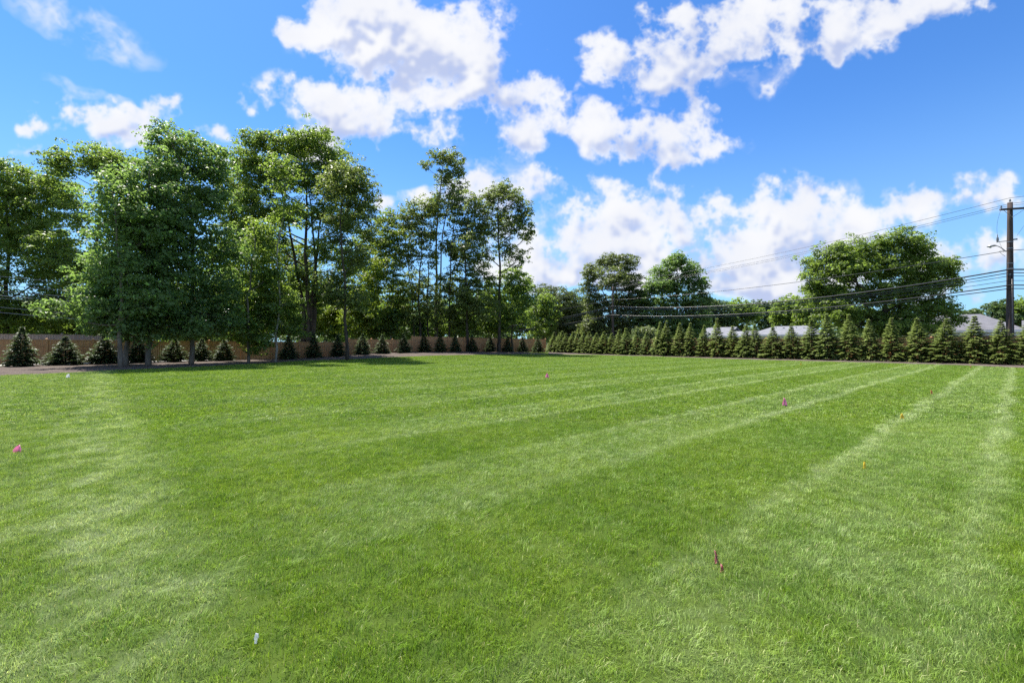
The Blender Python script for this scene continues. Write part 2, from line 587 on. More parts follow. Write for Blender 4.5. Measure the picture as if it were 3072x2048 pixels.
def shingle_mat(name, c1, c2):
    m, t = material(name)
    v = t.n('ShaderNodeTexCoord').outputs['Object']
    br = t.n('ShaderNodeTexBrick')
    t.link(t.mapping(v, scale=(1, 1.0, 1)), br.inputs[0])
    br.inputs['Scale'].default_value = 1.0
    br.inputs['Brick Width'].default_value = .33
    br.inputs['Row Height'].default_value = .13
    br.inputs['Mortar Size'].default_value = .006
    br.inputs['Color1'].default_value = (*c1, 1); br.inputs['Color2'].default_value = (*c2, 1)
    br.inputs['Mortar'].default_value = (*[x * .6 for x in c1], 1)
    f = t.noise(v, 1.2, 6, .6)
    col = t.mix(t.rng(f, .3, .7, 0, .5), br.outputs[0], tuple(x * 1.25 for x in c2))
    finish(t, principled(t, col, .9, .2, bump(t, br.outputs[1], .3, .01)))
    return m


M['roof'] = shingle_mat('grey_shingles', (.115, .115, .13), (.15, .15, .168))
M['roof_pale'] = shingle_mat('pale_shingles', (.16, .165, .185), (.20, .205, .225))


def brick_mat():
    m, t = material('red_brick')
    v = t.n('ShaderNodeTexCoord').outputs['Object']
    sp = t.n('ShaderNodeSeparateXYZ'); t.link(v, sp.inputs[0])
    cb = t.n('ShaderNodeCombineXYZ')
    t.link(t.math('ADD', sp.outputs[0], sp.outputs[1]), cb.inputs[0]); t.link(sp.outputs[2], cb.inputs[1])
    br = t.n('ShaderNodeTexBrick')
    t.link(cb.outputs[0], br.inputs[0])
    br.inputs['Scale'].default_value = 1.0
    br.inputs['Brick Width'].default_value = .22
    br.inputs['Row Height'].default_value = .075
    br.inputs['Mortar Size'].default_value = .006
    br.inputs['Color1'].default_value = (.27, .12, .085, 1); br.inputs['Color2'].default_value = (.33, .17, .12, 1)
    br.inputs['Mortar'].default_value = (.35, .32, .29, 1)
    finish(t, principled(t, br.outputs[0], .9, .2))
    return m


M['brick'] = brick_mat()


def lawn_colour(t):
    """turf colour: mowing stripes (sheen of laid blades painted as a paler tone), patches and fine mottling"""
    pos = t.n('ShaderNodeNewGeometry').outputs['Position']
    p = t.vmath('DOT_PRODUCT', pos, (DP[0], DP[1], 0), out=1)
    q = t.vmath('DOT_PRODUCT', pos, (DQ[0], DQ[1], 0), out=1)
    nl = t.noise(pos, .45, 3, .6)
    nm = t.noise(pos, 1.6, 5, .65)
    nf = t.noise(pos, 9.0, 5, .7)
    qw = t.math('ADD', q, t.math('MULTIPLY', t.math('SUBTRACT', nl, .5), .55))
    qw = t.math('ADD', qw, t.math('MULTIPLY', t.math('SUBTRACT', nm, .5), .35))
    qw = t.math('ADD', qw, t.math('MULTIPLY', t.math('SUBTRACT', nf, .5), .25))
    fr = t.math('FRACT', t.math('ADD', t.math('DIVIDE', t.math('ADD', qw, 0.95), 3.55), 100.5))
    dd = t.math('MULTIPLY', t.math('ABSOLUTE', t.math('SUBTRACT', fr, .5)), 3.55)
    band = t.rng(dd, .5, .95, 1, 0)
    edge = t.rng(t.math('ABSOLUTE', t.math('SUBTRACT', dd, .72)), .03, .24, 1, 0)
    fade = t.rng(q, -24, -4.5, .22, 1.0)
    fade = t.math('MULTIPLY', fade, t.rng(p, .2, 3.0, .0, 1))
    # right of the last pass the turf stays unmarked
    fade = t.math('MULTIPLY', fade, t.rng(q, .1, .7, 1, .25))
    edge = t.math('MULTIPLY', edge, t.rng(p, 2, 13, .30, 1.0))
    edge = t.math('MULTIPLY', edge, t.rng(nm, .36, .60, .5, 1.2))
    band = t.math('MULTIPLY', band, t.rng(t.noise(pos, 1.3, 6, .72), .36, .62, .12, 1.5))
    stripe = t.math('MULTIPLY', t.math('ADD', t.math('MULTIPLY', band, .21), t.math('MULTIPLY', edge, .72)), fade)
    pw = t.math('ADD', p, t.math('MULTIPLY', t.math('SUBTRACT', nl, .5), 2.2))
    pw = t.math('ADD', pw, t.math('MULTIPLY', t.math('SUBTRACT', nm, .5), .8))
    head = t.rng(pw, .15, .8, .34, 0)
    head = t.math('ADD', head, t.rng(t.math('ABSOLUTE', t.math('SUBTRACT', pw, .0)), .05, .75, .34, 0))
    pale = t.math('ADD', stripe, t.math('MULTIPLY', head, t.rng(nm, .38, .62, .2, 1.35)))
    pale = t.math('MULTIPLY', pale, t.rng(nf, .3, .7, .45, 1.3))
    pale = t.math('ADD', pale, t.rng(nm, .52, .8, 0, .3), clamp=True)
    base = t.mix(t.rng(nl, .3, .7), (.105, .185, .014), (.165, .24, .021))
    base = t.mix(t.rng(t.noise(pos, .8, 4, .6), .58, .74, 0, .55), base, (.19, .235, .02))
    base = t.mix(t.rng(nf, .25, .75, 0, .55), base, (.070, .145, .018))
    base = t.mix(t.rng(t.noise(pos, 4.0, 4, .6), .5, .72, 0, .6), base, (.052, .115, .014))
    return t.mix(pale, base, (.29, .355, .185)), nf, nm  # pale tone puts the sheen of leaning blades into the turf colour


def turf_mats():
    m, t = material('turf')
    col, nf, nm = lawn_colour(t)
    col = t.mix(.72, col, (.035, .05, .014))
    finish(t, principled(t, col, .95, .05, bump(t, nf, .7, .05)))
    m2, t = material('grass_blades')
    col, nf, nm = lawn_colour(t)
    geo = t.n('ShaderNodeNewGeometry')
    r = geo.outputs['Random Per Island']
    col = t.mix(t.rng(r, 0, 1, 0, .5, False), col, (.075, .14, .02))
    col = t.mix(t.rng(r, .93, .99, 0, .8), col, (.36, .36, .2))
    r2 = t.math('FRACT', t.math('MULTIPLY', r, 37.3))
    col = t.vmath('SCALE', col, t.rng(r2, 0, 1, .5, 1.6, False))
    col2 = t.mix(1.0, col, (1.5, 1.45, 1.3), 'MULTIPLY')
    b = principled(t, col2, .5, .3)
    tr = t.n('ShaderNodeBsdfTranslucent')
    t.link(t.mix(1.0, col, (2.15, 2.05, 1.25), 'MULTIPLY'), tr.inputs[0])
    mx = t.n('ShaderNodeMixShader'); mx.inputs[0].default_value = .35
    t.link(b, mx.inputs[1]); t.link(tr.outputs[0], mx.inputs[2])
    finish(t, mx.outputs[0])
    return m, m2


M['turf'], M['blade'] = turf_mats()


def mulch_mat():
    m, t = material('bark_mulch')
    pos = t.n('ShaderNodeNewGeometry').outputs['Position']
    a = t.noise(pos, 1.1, 4, .6); b = t.noise(pos, 14, 6, .75)
    col = t.mix(t.rng(b, .3, .72), (.038, .03, .027), (.18, .145, .125))
    col = t.mix(t.rng(a, .35, .7, 0, .6), col, (.15, .12, .10))
    finish(t, principled(t, col, .95, .1, bump(t, b, 1.0, .06)))
    return m


M['mulch'] = mulch_mat()


def soil_mat():
    m, t = material('rough_ground')
    pos = t.n('ShaderNodeNewGeometry').outputs['Position']
    a = t.noise(pos, .12, 5, .6); b = t.noise(pos, 3, 6, .7)
    col = t.mix(t.rng(a, .35, .6), (.05, .075, .02), (.085, .07, .045))
    col = t.mix(t.rng(b, .3, .7, 0, .6), col, (.045, .06, .02))
    finish(t, principled(t, col, .95, .1, bump(t, b, .8, .05)))
    return m


M['soil'] = soil_mat()

# ------------------------------------------------------------------ ground, lawn, beds
def sheet(name, P, Q, zf, mat, kind='structure'):
    X, Y = XY(P, Q)
    Z = zf(X, Y)
    n, k = X.shape
    V = np.stack([X, Y, Z], -1).reshape(-1, 3)
    idx = np.arange(n * k).reshape(n, k)
    F = np.stack([idx[:-1, :-1], idx[:-1, 1:], idx[1:, 1:], idx[1:, :-1]], -1).reshape(-1, 4)
    me = bpy.data.meshes.new(name)
    me.from_pydata(V.tolist(), [], F.tolist())
    me.polygons.foreach_set('use_smooth', [True] * len(me.polygons))
    me.materials.append(mat)
    me.update()
    nz = me.polygons[0].normal.z
    if nz < 0:
        me.flip_normals()
    o = obj(name, me)
    return tag(o, kind=kind)


s = np.linspace(-1, 1, 110)
gp = 20 + 900 * np.sinh(4.2 * s) / np.sinh(4.2)
gq = -35 + 900 * np.sinh(4.2 * s) / np.sinh(4.2)
PP, QQ = np.meshgrid(gp, gq)
o = sheet('ground', PP, QQ, lambda x, y: ground(x, y) - .09, M['soil'])
tag(o, 'rough grassy ground stretching away beyond the fences', 'ground')
PP, QQ = np.meshgrid(np.linspace(-24, 49.5, 100), np.linspace(-46.2, 16, 90))
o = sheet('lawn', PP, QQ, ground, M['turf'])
tag(o, 'wide mown green lawn with pale mowing stripes', 'lawn')

# mulch bed: front edge traced on the ground, back edge behind fence and hedge
EDGE = [(-420, 1138), (-160, 1131), (0, 1126), (100, 1123), (200, 1118), (360, 1111), (573, 1101), (746, 1092), (900, 1083), (1042, 1078), (1236, 1069),
        (1440, 1064), (1640, 1062), (1800, 1064.5), (1990, 1070), (2200, 1077), (2480, 1085), (2800, 1093.5), (3072, 1103), (3400, 1118)]
EPT = np.array([floor_at(x, y)[:2] for x, y in EDGE])


def dense_line(P, step):
    out = [P[0]]
    for a, b in zip(P[:-1], P[1:]):
        n = max(1, int(np.linalg.norm(b - a) / step))
        out += [a + (b - a) * (i + 1) / n for i in range(n)]
    return np.array(out)


EDL = dense_line(EPT, .6)
_r = np.random.default_rng(3)
jit = np.convolve(_r.normal(size=len(EDL) + 8), np.ones(5) / 5, 'same')[4:-4] * .22
eq = np.stack(PQ(EDL[:, 0], EDL[:, 1]), -1)
corner_i = int(np.argmin(np.abs(EDL[:, 0] - (1640 - 1536) / FPX * EDL[:, 1])))


def bed_mesh(name, front, back, label):
    n, k = len(front), 12
    T = np.linspace(0, 1, k)
    P = front[:, None, :] * (1 - T)[None, :, None] + back[:, None, :] * T[None, :, None]
    rg = np.random.default_rng(11)
    X, Y = XY(P[..., 0], P[..., 1])
    prof = np.where(T < .12, T / .12, 1.0)[None, :]
    Z = ground(X, Y) + prof * (.055 + .05 * rg.random((n, k))) - .012
    idx = np.arange(n * k).reshape(n, k)
    F = np.stack([idx[:-1, :-1], idx[:-1, 1:], idx[1:, 1:], idx[1:, :-1]], -1).reshape(-1, 4)
    me = bpy.data.meshes.new(name)
    me.from_pydata(np.stack([X, Y, Z], -1).reshape(-1, 3).tolist(), [], F.tolist())
    me.polygons.foreach_set('use_smooth', [True] * len(me.polygons))
    me.materials.append(M['mulch'])
    me.update()
    if me.polygons[0].normal.z < 0:
        me.flip_normals()
    return tag(obj(name, me), label, 'mulch bed', kind='structure')


fl = eq[:corner_i + 1].copy(); fl[:, 1] += jit[:corner_i + 1]
bl = np.stack([np.minimum(fl[:, 0], HEDGE_P + .3), np.full(len(fl), FENCE_Q - .05)], -1)
bed_mesh('mulch_bed', fl, bl, 'brown bark mulch bed under the trees along the wooden fence')
fr_ = eq[corner_i:].copy(); fr_[:, 0] += jit[corner_i:]
fr_[0] = fl[-1]
br_ = np.stack([np.full(len(fr_), HEDGE_P + 1.75), np.maximum(fr_[:, 1], FENCE_Q)], -1)
br_[0, 1] = FENCE_Q - .05
bed_mesh('mulch_bed', fr_, br_, 'brown bark mulch strip under the row of conifers on the right')
BED_P = eq
# pale path just behind the left end of the fence
PP, QQ = np.meshgrid(np.linspace(-16, 8, 25), np.linspace(-49.6, -46.35, 4))
o = sheet('path', PP, QQ, lambda x, y: ground(x, y) - .005, M['concrete'])
tag(o, 'pale concrete path glimpsed under the left end of the fence', 'path')


def front_limit(p, q):
    """True where (p,q) lies on the lawn, in front of the beds"""
    lq = np.interp(p, BED_P[:corner_i + 1, 0], BED_P[:corner_i + 1, 1])
    lp = np.interp(q, BED_P[corner_i:, 1], BED_P[corner_i:, 0])
    return (q > lq + .15) & (p < lp - .15)


# ------------------------------------------------------------------ grass blades (one mass of tufts)
def grass_patch(seed, size, nblades, width, hmin, hmax, lean):
    rg = np.random.default_rng(seed)
    N = nblades
    base = np.stack([rg.uniform(-.5, .5, N) * size * 1.5, rg.uniform(-.5, .5, N) * size * 1.5, np.zeros(N)], -1)
    # clumps
    cl = rg.uniform(-.5, .5, (max(8, N // 55), 2)) * size * 1.4
    pick = rg.integers(0, len(cl), N)
    mv = rg.random(N) < .55
    base[mv, :2] = cl[pick[mv]] + rg.normal(size=(mv.sum(), 2)) * .03
    h = rg.uniform(hmin, hmax, N) * (1 + .35 * rg.normal(size=N).clip(-1.2, 1.6))
    ang = rg.uniform(0, 2 * np.pi, N)
    d = np.stack([np.cos(ang), np.sin(ang), np.zeros(N)], -1) * rg.uniform(.15, .9, N)[:, None]
    ca = rg.uniform(0, 2 * np.pi, len(cl)); cm = rg.uniform(.15, 1.15, len(cl))
    cd = np.stack([np.cos(ca) * cm, np.sin(ca) * cm, np.zeros(len(cl))], -1)
    d[mv] = d[mv] * .45 + cd[pick[mv]]
    h[mv] *= rg.uniform(.6, 1.5, len(cl))[pick[mv]]
    d[:, 0] += lean * rg.uniform(.5, 1.2, N)
    side = unit(np.stack([-d[:, 1], d[:, 0], np.zeros(N)], -1) + rg.normal(size=(N, 3)) * .3)
    wv = (width * rg.uniform(.6, 1.25, N))[:, None] * .5
    up = np.array((0, 0, 1.))
    h = h[:, None]
    p0 = base
    p1 = base + up * h * .55 + d * h * .22
    p2 = base + up * h * (.95 - .25 * np.linalg.norm(d, axis=1)[:, None].clip(0, 1.6)) + d * h * .75
    V = np.empty((N, 5, 3))
    V[:, 0] = p0 - side * wv; V[:, 1] = p0 + side * wv
    V[:, 2] = p1 - side * wv * .85; V[:, 3] = p1 + side * wv * .85
    V[:, 4] = p2
    V[..., 2] -= .008
    me = bpy.data.meshes.new('grass_tuft')
    me.vertices.add(5 * N)
    me.vertices.foreach_set('co', V.reshape(-1).astype(np.float32))
    off = (np.arange(N) * 5)[:, None]
    loops = np.concatenate([off + np.array([0, 1, 3, 2]), off + np.array([2, 3, 4])], 1).reshape(-1)
    me.loops.add(len(loops)); me.loops.foreach_set('vertex_index', loops.astype(np.int32))
    st = np.stack([np.arange(N) * 7, np.arange(N) * 7 + 4], 1).reshape(-1)
    tt = np.tile([4, 3], N)
    me.polygons.add(2 * N)
    me.polygons.foreach_set('loop_start', st.astype(np.int32)); me.polygons.foreach_set('loop_total', tt.astype(np.int32))
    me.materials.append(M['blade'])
    me.update(calc_edges=True)
    return me


def grass_mass(name, label, size, nbl, width, hmin, hmax, sel, seed):
    col = bpy.data.collections.new(name + '_tufts')
    for i in range(8):
        lean = (.32 if i < 4 else .05)
        me = grass_patch(seed * 50 + i, size, nbl, width, hmin, hmax, lean)
        col.objects.link(bpy.data.objects.new('grass_tuft_%d' % i, me))
    rg = np.random.default_rng(seed)
    gp = np.arange(-40, 60, size); gq = np.arange(-46, 12, size)
    P, Q = np.meshgrid(gp, gq); P = P.ravel(); Q = Q.ravel()
    P = P + rg.uniform(-.12, .12, len(P)) * size; Q = Q + rg.uniform(-.12, .12, len(Q)) * size
    X, Y = XY(P, Q)
    k = sel(X, Y) & front_limit(P, Q)
    P, Q, X, Y = P[k], Q[k], X[k], Y[k]
    fr = np.mod((Q + .95) / 3.55 + .5, 1.0)
    pale = (np.abs(fr - .5) * 3.55 < .8) & (P > .5)
    idx = np.where(pale, 0, 4) + rg.integers(0, 4, len(P))
    me = bpy.data.meshes.new(name)
    me.from_pydata(np.stack([X, Y, ground(X, Y)], -1).tolist(), [], [])
    a = me.attributes.new('pick', 'INT', 'POINT'); a.data.foreach_set('value', idx.astype(np.int32))
    a = me.attributes.new('turn', 'FLOAT', 'POINT')
    th = math.atan2(DP[1], DP[0]) + rg.normal(size=len(P)) * .6 + np.where(P < .5, rg.uniform(1.2, 2.2, len(P)), 0)
    a.data.foreach_set('value', th.astype(np.float32))
    a = me.attributes.new('tall', 'FLOAT', 'POINT')
    a.data.foreach_set('value', (rg.uniform(.8, 1.15, len(P)) + .15 * np.sin(X * 1.7) * np.cos(Y * 1.3)).astype(np.float32))
    o = obj(name, me)
    ng = bpy.data.node_groups.new(name + '_nodes', 'GeometryNodeTree')
    ng.interface.new_socket('Geometry', in_out='INPUT', socket_type='NodeSocketGeometry')
    ng.interface.new_socket('Geometry', in_out='OUTPUT', socket_type='NodeSocketGeometry')
    N = ng.nodes; L = ng.links
    gi = N.new('NodeGroupInput'); go = N.new('NodeGroupOutput')
    ci = N.new('GeometryNodeCollectionInfo')
    ci.inputs[0].default_value = col
    ci.inputs['Separate Children'].default_value = True
    ci.inputs['Reset Children'].default_value = True
    iop = N.new('GeometryNodeInstanceOnPoints')
    iop.inputs['Pick Instance'].default_value = True

    def attr(nm, dt):
        x = N.new('GeometryNodeInputNamedAttribute'); x.data_type = dt
        x.inputs[0].default_value = nm
        return x.outputs[0]
    L.new(gi.outputs[0], iop.inputs['Points'])
    L.new(ci.outputs[0], iop.inputs['Instance'])
    L.new(attr('pick', 'INT'), iop.inputs['Instance Index'])
    cx = N.new('ShaderNodeCombineXYZ'); L.new(attr('turn', 'FLOAT'), cx.inputs[2])
    L.new(cx.outputs[0], iop.inputs['Rotation'])
    cs = N.new('ShaderNodeCombineXYZ'); cs.inputs[0].default_value = 1; cs.inputs[1].default_value = 1
    L.new(attr('tall', 'FLOAT'), cs.inputs[2])
    L.new(cs.outputs[0], iop.inputs['Scale'])
    L.new(iop.outputs[0], go.inputs[0])
    md = o.modifiers.new('tufts', 'NODES'); md.node_group = ng
    return tag(o, label, 'grass', kind='stuff')


NEAR = 9.5
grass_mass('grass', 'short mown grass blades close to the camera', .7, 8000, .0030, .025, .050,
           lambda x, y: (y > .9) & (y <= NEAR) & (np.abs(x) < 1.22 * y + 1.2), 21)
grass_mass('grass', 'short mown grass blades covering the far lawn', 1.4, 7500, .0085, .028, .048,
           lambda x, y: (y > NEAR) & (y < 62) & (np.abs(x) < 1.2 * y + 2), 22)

# ------------------------------------------------------------------ wooden fences
def fence(name, label, P0, P1, along_q, fixed, topf, gapf, mat, rail, plen=2.42, group=None, facing=1):
    """panels of vertical boards with a rail below a short top course, square posts with caps"""
    rootxy = XY(fixed, P0) if along_q else XY(P0, fixed)
    root = thing(name, (rootxy[0], rootxy[1], float(ground(*rootxy))), label, 'fence', group,
                 rz=math.atan2(DQ[1], DQ[0]) if along_q else math.atan2(DP[1], DP[0]))
    z0 = root.location.z
    n = int(round((P1 - P0) / plen))
    rg = np.random.default_rng(5)
    cs = facing   # local y direction that faces the yard
    for i in range(n + 1):
        a = P0 + i * plen
        x, y = XY(fixed, a) if along_q else XY(a, fixed)
        gz = float(ground(x, y)) - z0
        tz = max(topf(a - .01), topf(a + .01)) - z0
        u = i * plen
        b = MB().bevbox((u - .062, -.062, gz - .3), (u + .062, .062, tz + .03), .008)
        po = b.build('post', mat, root)
        c = MB()
        c.box((u - .082, -.082, tz + .0305), (u + .082, .082, tz + .055))
        c.add([(u - .082, -.082, tz + .0555), (u + .082, -.082, tz + .0555), (u + .082, .082, tz + .0555), (u - .082, .082, tz + .0555), (u, 0, tz + .12)],
              [(0, 1, 4), (1, 2, 4), (2, 3, 4), (3, 0, 4), (0, 3, 2, 1)])
        c.build('post_cap', rail, po)
        if i == n:
            break
        m = a + plen / 2
        x2, y2 = XY(fixed, a + plen) if along_q else XY(a + plen, fixed)
        g2 = float(ground(x2, y2)) - z0
        gap = gapf(m)
        t0, t1 = topf(a + .02) - z0, topf(a + plen - .02) - z0
        u0, u1 = u + .064, u + plen - .064

        def zb(t): return gz + (g2 - gz) * t + gap
        def zt(t): return t0 + (t1 - t0) * t
        bd = MB()
        nb = 17
        for j in range(nb):
            f0, f1 = (j + .02) / nb, (j + .96) / nb
            x0, x1 = u0 + (u1 - u0) * f0, u0 + (u1 - u0) * f1
            th = .009 + .003 * rg.random()
            off = rg.normal() * .0018
            for lo, hi in ((zb, lambda t: zt(t) - .47), (lambda t: zt(t) - .37, lambda t: zt(t) - .05)):
                vs = []
                for (xx, ff) in ((x0, f0), (x1, f1)):
                    for yv in (-th + off, th + off):
                        for fz in (lo, hi):
                            vs.append((xx, yv, fz(ff)))
                bd.add(vs, [(0, 1, 3, 2), (4, 6, 7, 5), (0, 4, 5, 1), (2, 3, 7, 6), (0, 2, 6, 4), (1, 5, 7, 3)])
        tag(bd.build('boards', mat, root), kind='stuff')
        for (lo, hi, yy_) in ((-.05, 0, .04), (-.47, -.37, .028)):
            r = MB()
            vs = []
            for xx, ff in ((u0, 0), (u1, 1)):
                for yv in (-yy_, yy_):
                    vs += [(xx, yv, zt(ff) + lo + .001), (xx, yv, zt(ff) + hi)]
            r.add(vs, [(0, 1, 3, 2), (4, 6, 7, 5), (0, 4, 5, 1), (2, 3, 7, 6), (0, 2, 6, 4), (1, 5, 7, 3)])
            r.build('rail', rail, root)
        r = MB()
        r.add([(u0, .013, zb(0) + .02), (u1, .013, zb(1) + .02), (u1, .045, zb(1) + .02), (u0, .045, zb(0) + .02),
               (u0, .013, zb(0) + .11), (u1, .013, zb(1) + .11), (u1, .045, zb(1) + .11), (u0, .045, zb(0) + .11)],
              [(0, 3, 2, 1), (4, 5, 6, 7), (0, 1, 5, 4), (1, 2, 6, 5), (2, 3, 7, 6), (3, 0, 4, 7)])
        r.build('rail', rail, root)
    return root


STEP1, STEP2 = 18.9 - .05, 26.05


def top_left(p):
    if p < STEP1:
        return float(np.interp(p, [-16, -4, 5, 18.9], [1.86, 1.83, 1.74, 1.62]))
    if p < STEP2:
        return float(np.interp(p, [18.9, 26], [1.93, 1.88]))
    return float(np.interp(p, [26, 36, 47], [2.28, 2.16, 2.02]))


# keep the steps on posts
PL = 2.42
START = STEP2 - PL * 17
STEP1 = STEP2 - PL * 3
fence('wooden_fence', 'long cedar board fence along the back of the lawn on the left', START, START + PL * 26, False, FENCE_Q,
      top_left, lambda p: .10 if p < 6 else .03, M['cedar'], M['cedar_rail'])
fence('wooden_fence', 'cedar board fence hidden behind the row of conifers on the right', FENCE_Q + .2, FENCE_Q + .2 + PL * 24, True, HEDGE_P + 1.9,
      lambda q: 1.98, lambda q: .04, M['cedar'], M['cedar_rail'], facing=1)
fence('wooden_fence', 'weathered grey fence showing just above the cedar fence at far left', -17, -17 + 2.42 * 8, False, -51.2,
      lambda p: 2.25, lambda p: .04, M['grey_wood'], M['grey_wood'])

# ------------------------------------------------------------------ trees
def tree(name, label, cat, trunk, Y, lobes, leaf='maple', bark='bark', dens=1.0, lsize=None, r0=.16, seed=0, group=None,
         cl=.62, up=.6, depth=1.0, stems=None, droop=0.0, back=0.0):
    """trunk: photograph pixels [(x,y)...] upward; lobes: (x, y, rx, ry[, density]) of the crown, all at depth Y"""
    rg = np.random.default_rng(1000 + seed)
    b0 = at(trunk[0][0], Y)
    root = thing(name, b0, label, cat, group)
    s = Y / FPX
    pts = [b0 - np.array((0, 0, .15))] + [at(x, Y, y) for x, y in trunk[1:]]
    pts = np.array(pts)
    pts[2:, 1] += rg.normal(size=len(pts) - 2) * .25 if len(pts) > 2 else 0
    # smooth resample
    seg = np.concatenate([[0], np.cumsum(np.linalg.norm(np.diff(pts, axis=0), axis=1))])
    tt = np.linspace(0, seg[-1], 14)
    path = np.stack([np.interp(tt, seg, pts[:, i]) for i in range(3)], -1)
    path[1:-1, :2] += rg.normal(size=(12, 2)) * .05
    rad = r0 * (1 - .82 * np.linspace(0, 1, 14) ** .9)
    rad[0] *= 1.18; rad[1] *= 1.04
    wood = MB()
    wood.tube(path - b0, rad, 8)
    for st in (stems or []):
        sp = np.array([at(st[0][0], Y) - np.array((0, 0, .1))] + [at(x, Y, y) for x, y in st[1:]])
        sp[1:, 1] += np.linspace(0, rg.normal() * 1.2, len(sp) - 1)
        sg = np.concatenate([[0], np.cumsum(np.linalg.norm(np.diff(sp, axis=0), axis=1))])
        t2 = np.linspace(0, sg[-1], 10)
        sp = np.stack([np.interp(t2, sg, sp[:, i]) for i in range(3)], -1)
        sp[1:-1, :2] += rg.normal(size=(8, 2)) * .06
        wood.tube(sp - b0, r0 * .72 * (1 - .8 * np.linspace(0, 1, 10)), 6)
    ls = lsize or max(.17, Y * .0035)
    allV = []
    zmin = float(b0[2])
    for lb in lobes:
        x, y, rx, ry = lb[:4]
        ld = lb[4] if len(lb) > 4 else 1.0
        R = np.array((rx * s, max(.9, min(rx * s * .95, 3.2)) * depth, ry * s))
        c = at(x, Y, y)
        c[1] += rg.normal() * .35 * R[1] + back * R[1]
        # limb from trunk to lobe
        horiz = math.hypot(*(c - np.array([np.interp(c[2], path[:, 2], path[:, i]) for i in range(3)]))[:2])
        za = np.clip(c[2] - .55 * horiz - .4 * R[2], path[0][2] + .25 * (path[-1][2] - path[0][2]), path[-1][2])
        a = np.array([np.interp(za, path[:, 2], path[:, i]) for i in range(3)])
        ra = float(np.interp(za, path[:, 2], rad)) * .62
        mid = (a + c) / 2 + np.array((0, 0, -.12 * horiz)) + rg.normal(size=3) * .15
        tq = np.linspace(0, 1, 7)[:, None]
        limb = (1 - tq) ** 2 * a + 2 * tq * (1 - tq) * mid + tq ** 2 * c
        wood.tube(limb - b0, ra * (1 - .7 * tq[:, 0]), 5)
        # leaf clusters through the lobe, denser towards its skin
        area = 4 * math.pi * ((R[0] * R[1]) ** 1.6 / 3 + (R[0] * R[2]) ** 1.6 / 3 + (R[1] * R[2]) ** 1.6 / 3) ** (1 / 1.6)
        crad = cl * (.75 + .25 * min(2.5, R.mean() / 1.5))
        nc = int(max(8, area / (crad ** 2 * 1.1) * dens * ld))
        u = unit(rg.normal(size=(nc, 3)))
        ph = rg.uniform(0, 6.28, 3)
        bumpy = 1 + .16 * np.sin(u[:, 0] * 5 + ph[0]) * np.cos(u[:, 2] * 5 + ph[1]) + .12 * np.sin(u[:, 1] * 9 + u[:, 2] * 7 + ph[2])
        rr = (rg.random(nc) ** .42) * bumpy
        rr = np.where(rg.random(nc) < .16, rr * rg.uniform(1.05, 1.32, nc), rr)
        C = c + u * rr[:, None] * R
        C[:, 2] -= droop * rr * np.hypot(u[:, 0], u[:, 1]) * R[2]
        C = C[C[:, 2] > zmin + .25]
        nc = len(C)
        if nc == 0:
            continue
        # twigs
        for j in rg.choice(nc, min(nc, max(5, nc // 5)), replace=False):
            k0 = limb[rg.integers(3, 7)]
            md_ = (k0 + C[j]) / 2 + rg.normal(size=3) * .12
            wood.tube(np.array([k0, md_, C[j]]) - b0, [max(.012, ra * .28), max(.01, ra * .18), .006], 4, False)
        nl = int(np.clip(36 * (crad / .62) ** 2 * (.17 / ls) ** 1.35, 14, 75))
        K = rg.integers(int(nl * .6), int(nl * 1.3) + 1, nc)
        ci = np.repeat(np.arange(nc), K)
        dv = unit(rg.normal(size=(len(ci), 3)))
        dv[:, 2] = np.abs(dv[:, 2]) * 1.1 - .30
        d = dv * (rg.random(len(ci)) ** .45 * crad * (.75 + .4 * rg.random(nc))[ci])[:, None] * np.array((1, 1, .78))
        L = C[ci] + d
        out = unit(C - c)[ci]
        nrm = np.array((0, 0, up * .75)) + .2 * out + .65 * dv + rg.normal(size=(len(ci), 3)) * .42
        allV.append(leaf_quads(L - b0, nrm, np.full(len(ci), ls), rg))
    wood.build('trunk', M[bark], root, True)
    crown = quads('crown', np.concatenate(allV), M[leaf])
    obj('crown', crown, root)
    return root


G1, G2 = 'trees along the wooden fence', 'trees beyond the conifer row'
# --- in front of the fence
tree('maple_tree', 'maple with a thin pale trunk and low spreading boughs, leftmost in front of the fence', 'tree',
     [(362, 1105), (360, 1000), (352, 850), (353, 700), (345, 560)], 28.6,
     [(335, 620, 95, 90), (290, 700, 90, 75, .8), (400, 690, 80, 85, .8), (250, 800, 95, 70, .85), (360, 800, 90, 80), (235, 890, 110, 55), (330, 930, 110, 65),
      (430, 890, 80, 80), (260, 965, 95, 42), (360, 995, 75, 38), (180, 930, 60, 30, .7)], 'maple_dark', 'bark', 1.0, None, .13, 1, G1, back=.5)
tree('maple_tree', 'maple with a leaning grey trunk just behind the leftmost thin one', 'tree',
     [(378, 1097), (380, 980), (392, 820), (405, 650), (400, 560)], 30.4,
     [(395, 560, 65, 75, .9), (420, 660, 75, 80), (330, 860, 80, 80), (430, 830, 75, 85), (300, 960, 80, 50), (410, 960, 80, 45)], 'maple_dark', 'bark', .8, None, .16, 2, G1, back=.5)
tree('maple_tree', 'maple with a stout grey trunk, third in front of the fence', 'tree',
     [(445, 1099), (446, 960), (450, 800), (455, 640), (460, 520)], 30.8,
     [(455, 520, 70, 90), (490, 640, 80, 95), (430, 740, 75, 80), (510, 800, 85, 90), (450, 900, 85, 70), (530, 930, 75, 60), (480, 985, 85, 38), (570, 985, 60, 35)],
     'maple_dark', 'bark', .82, None, .165, 3, G1, back=.5)
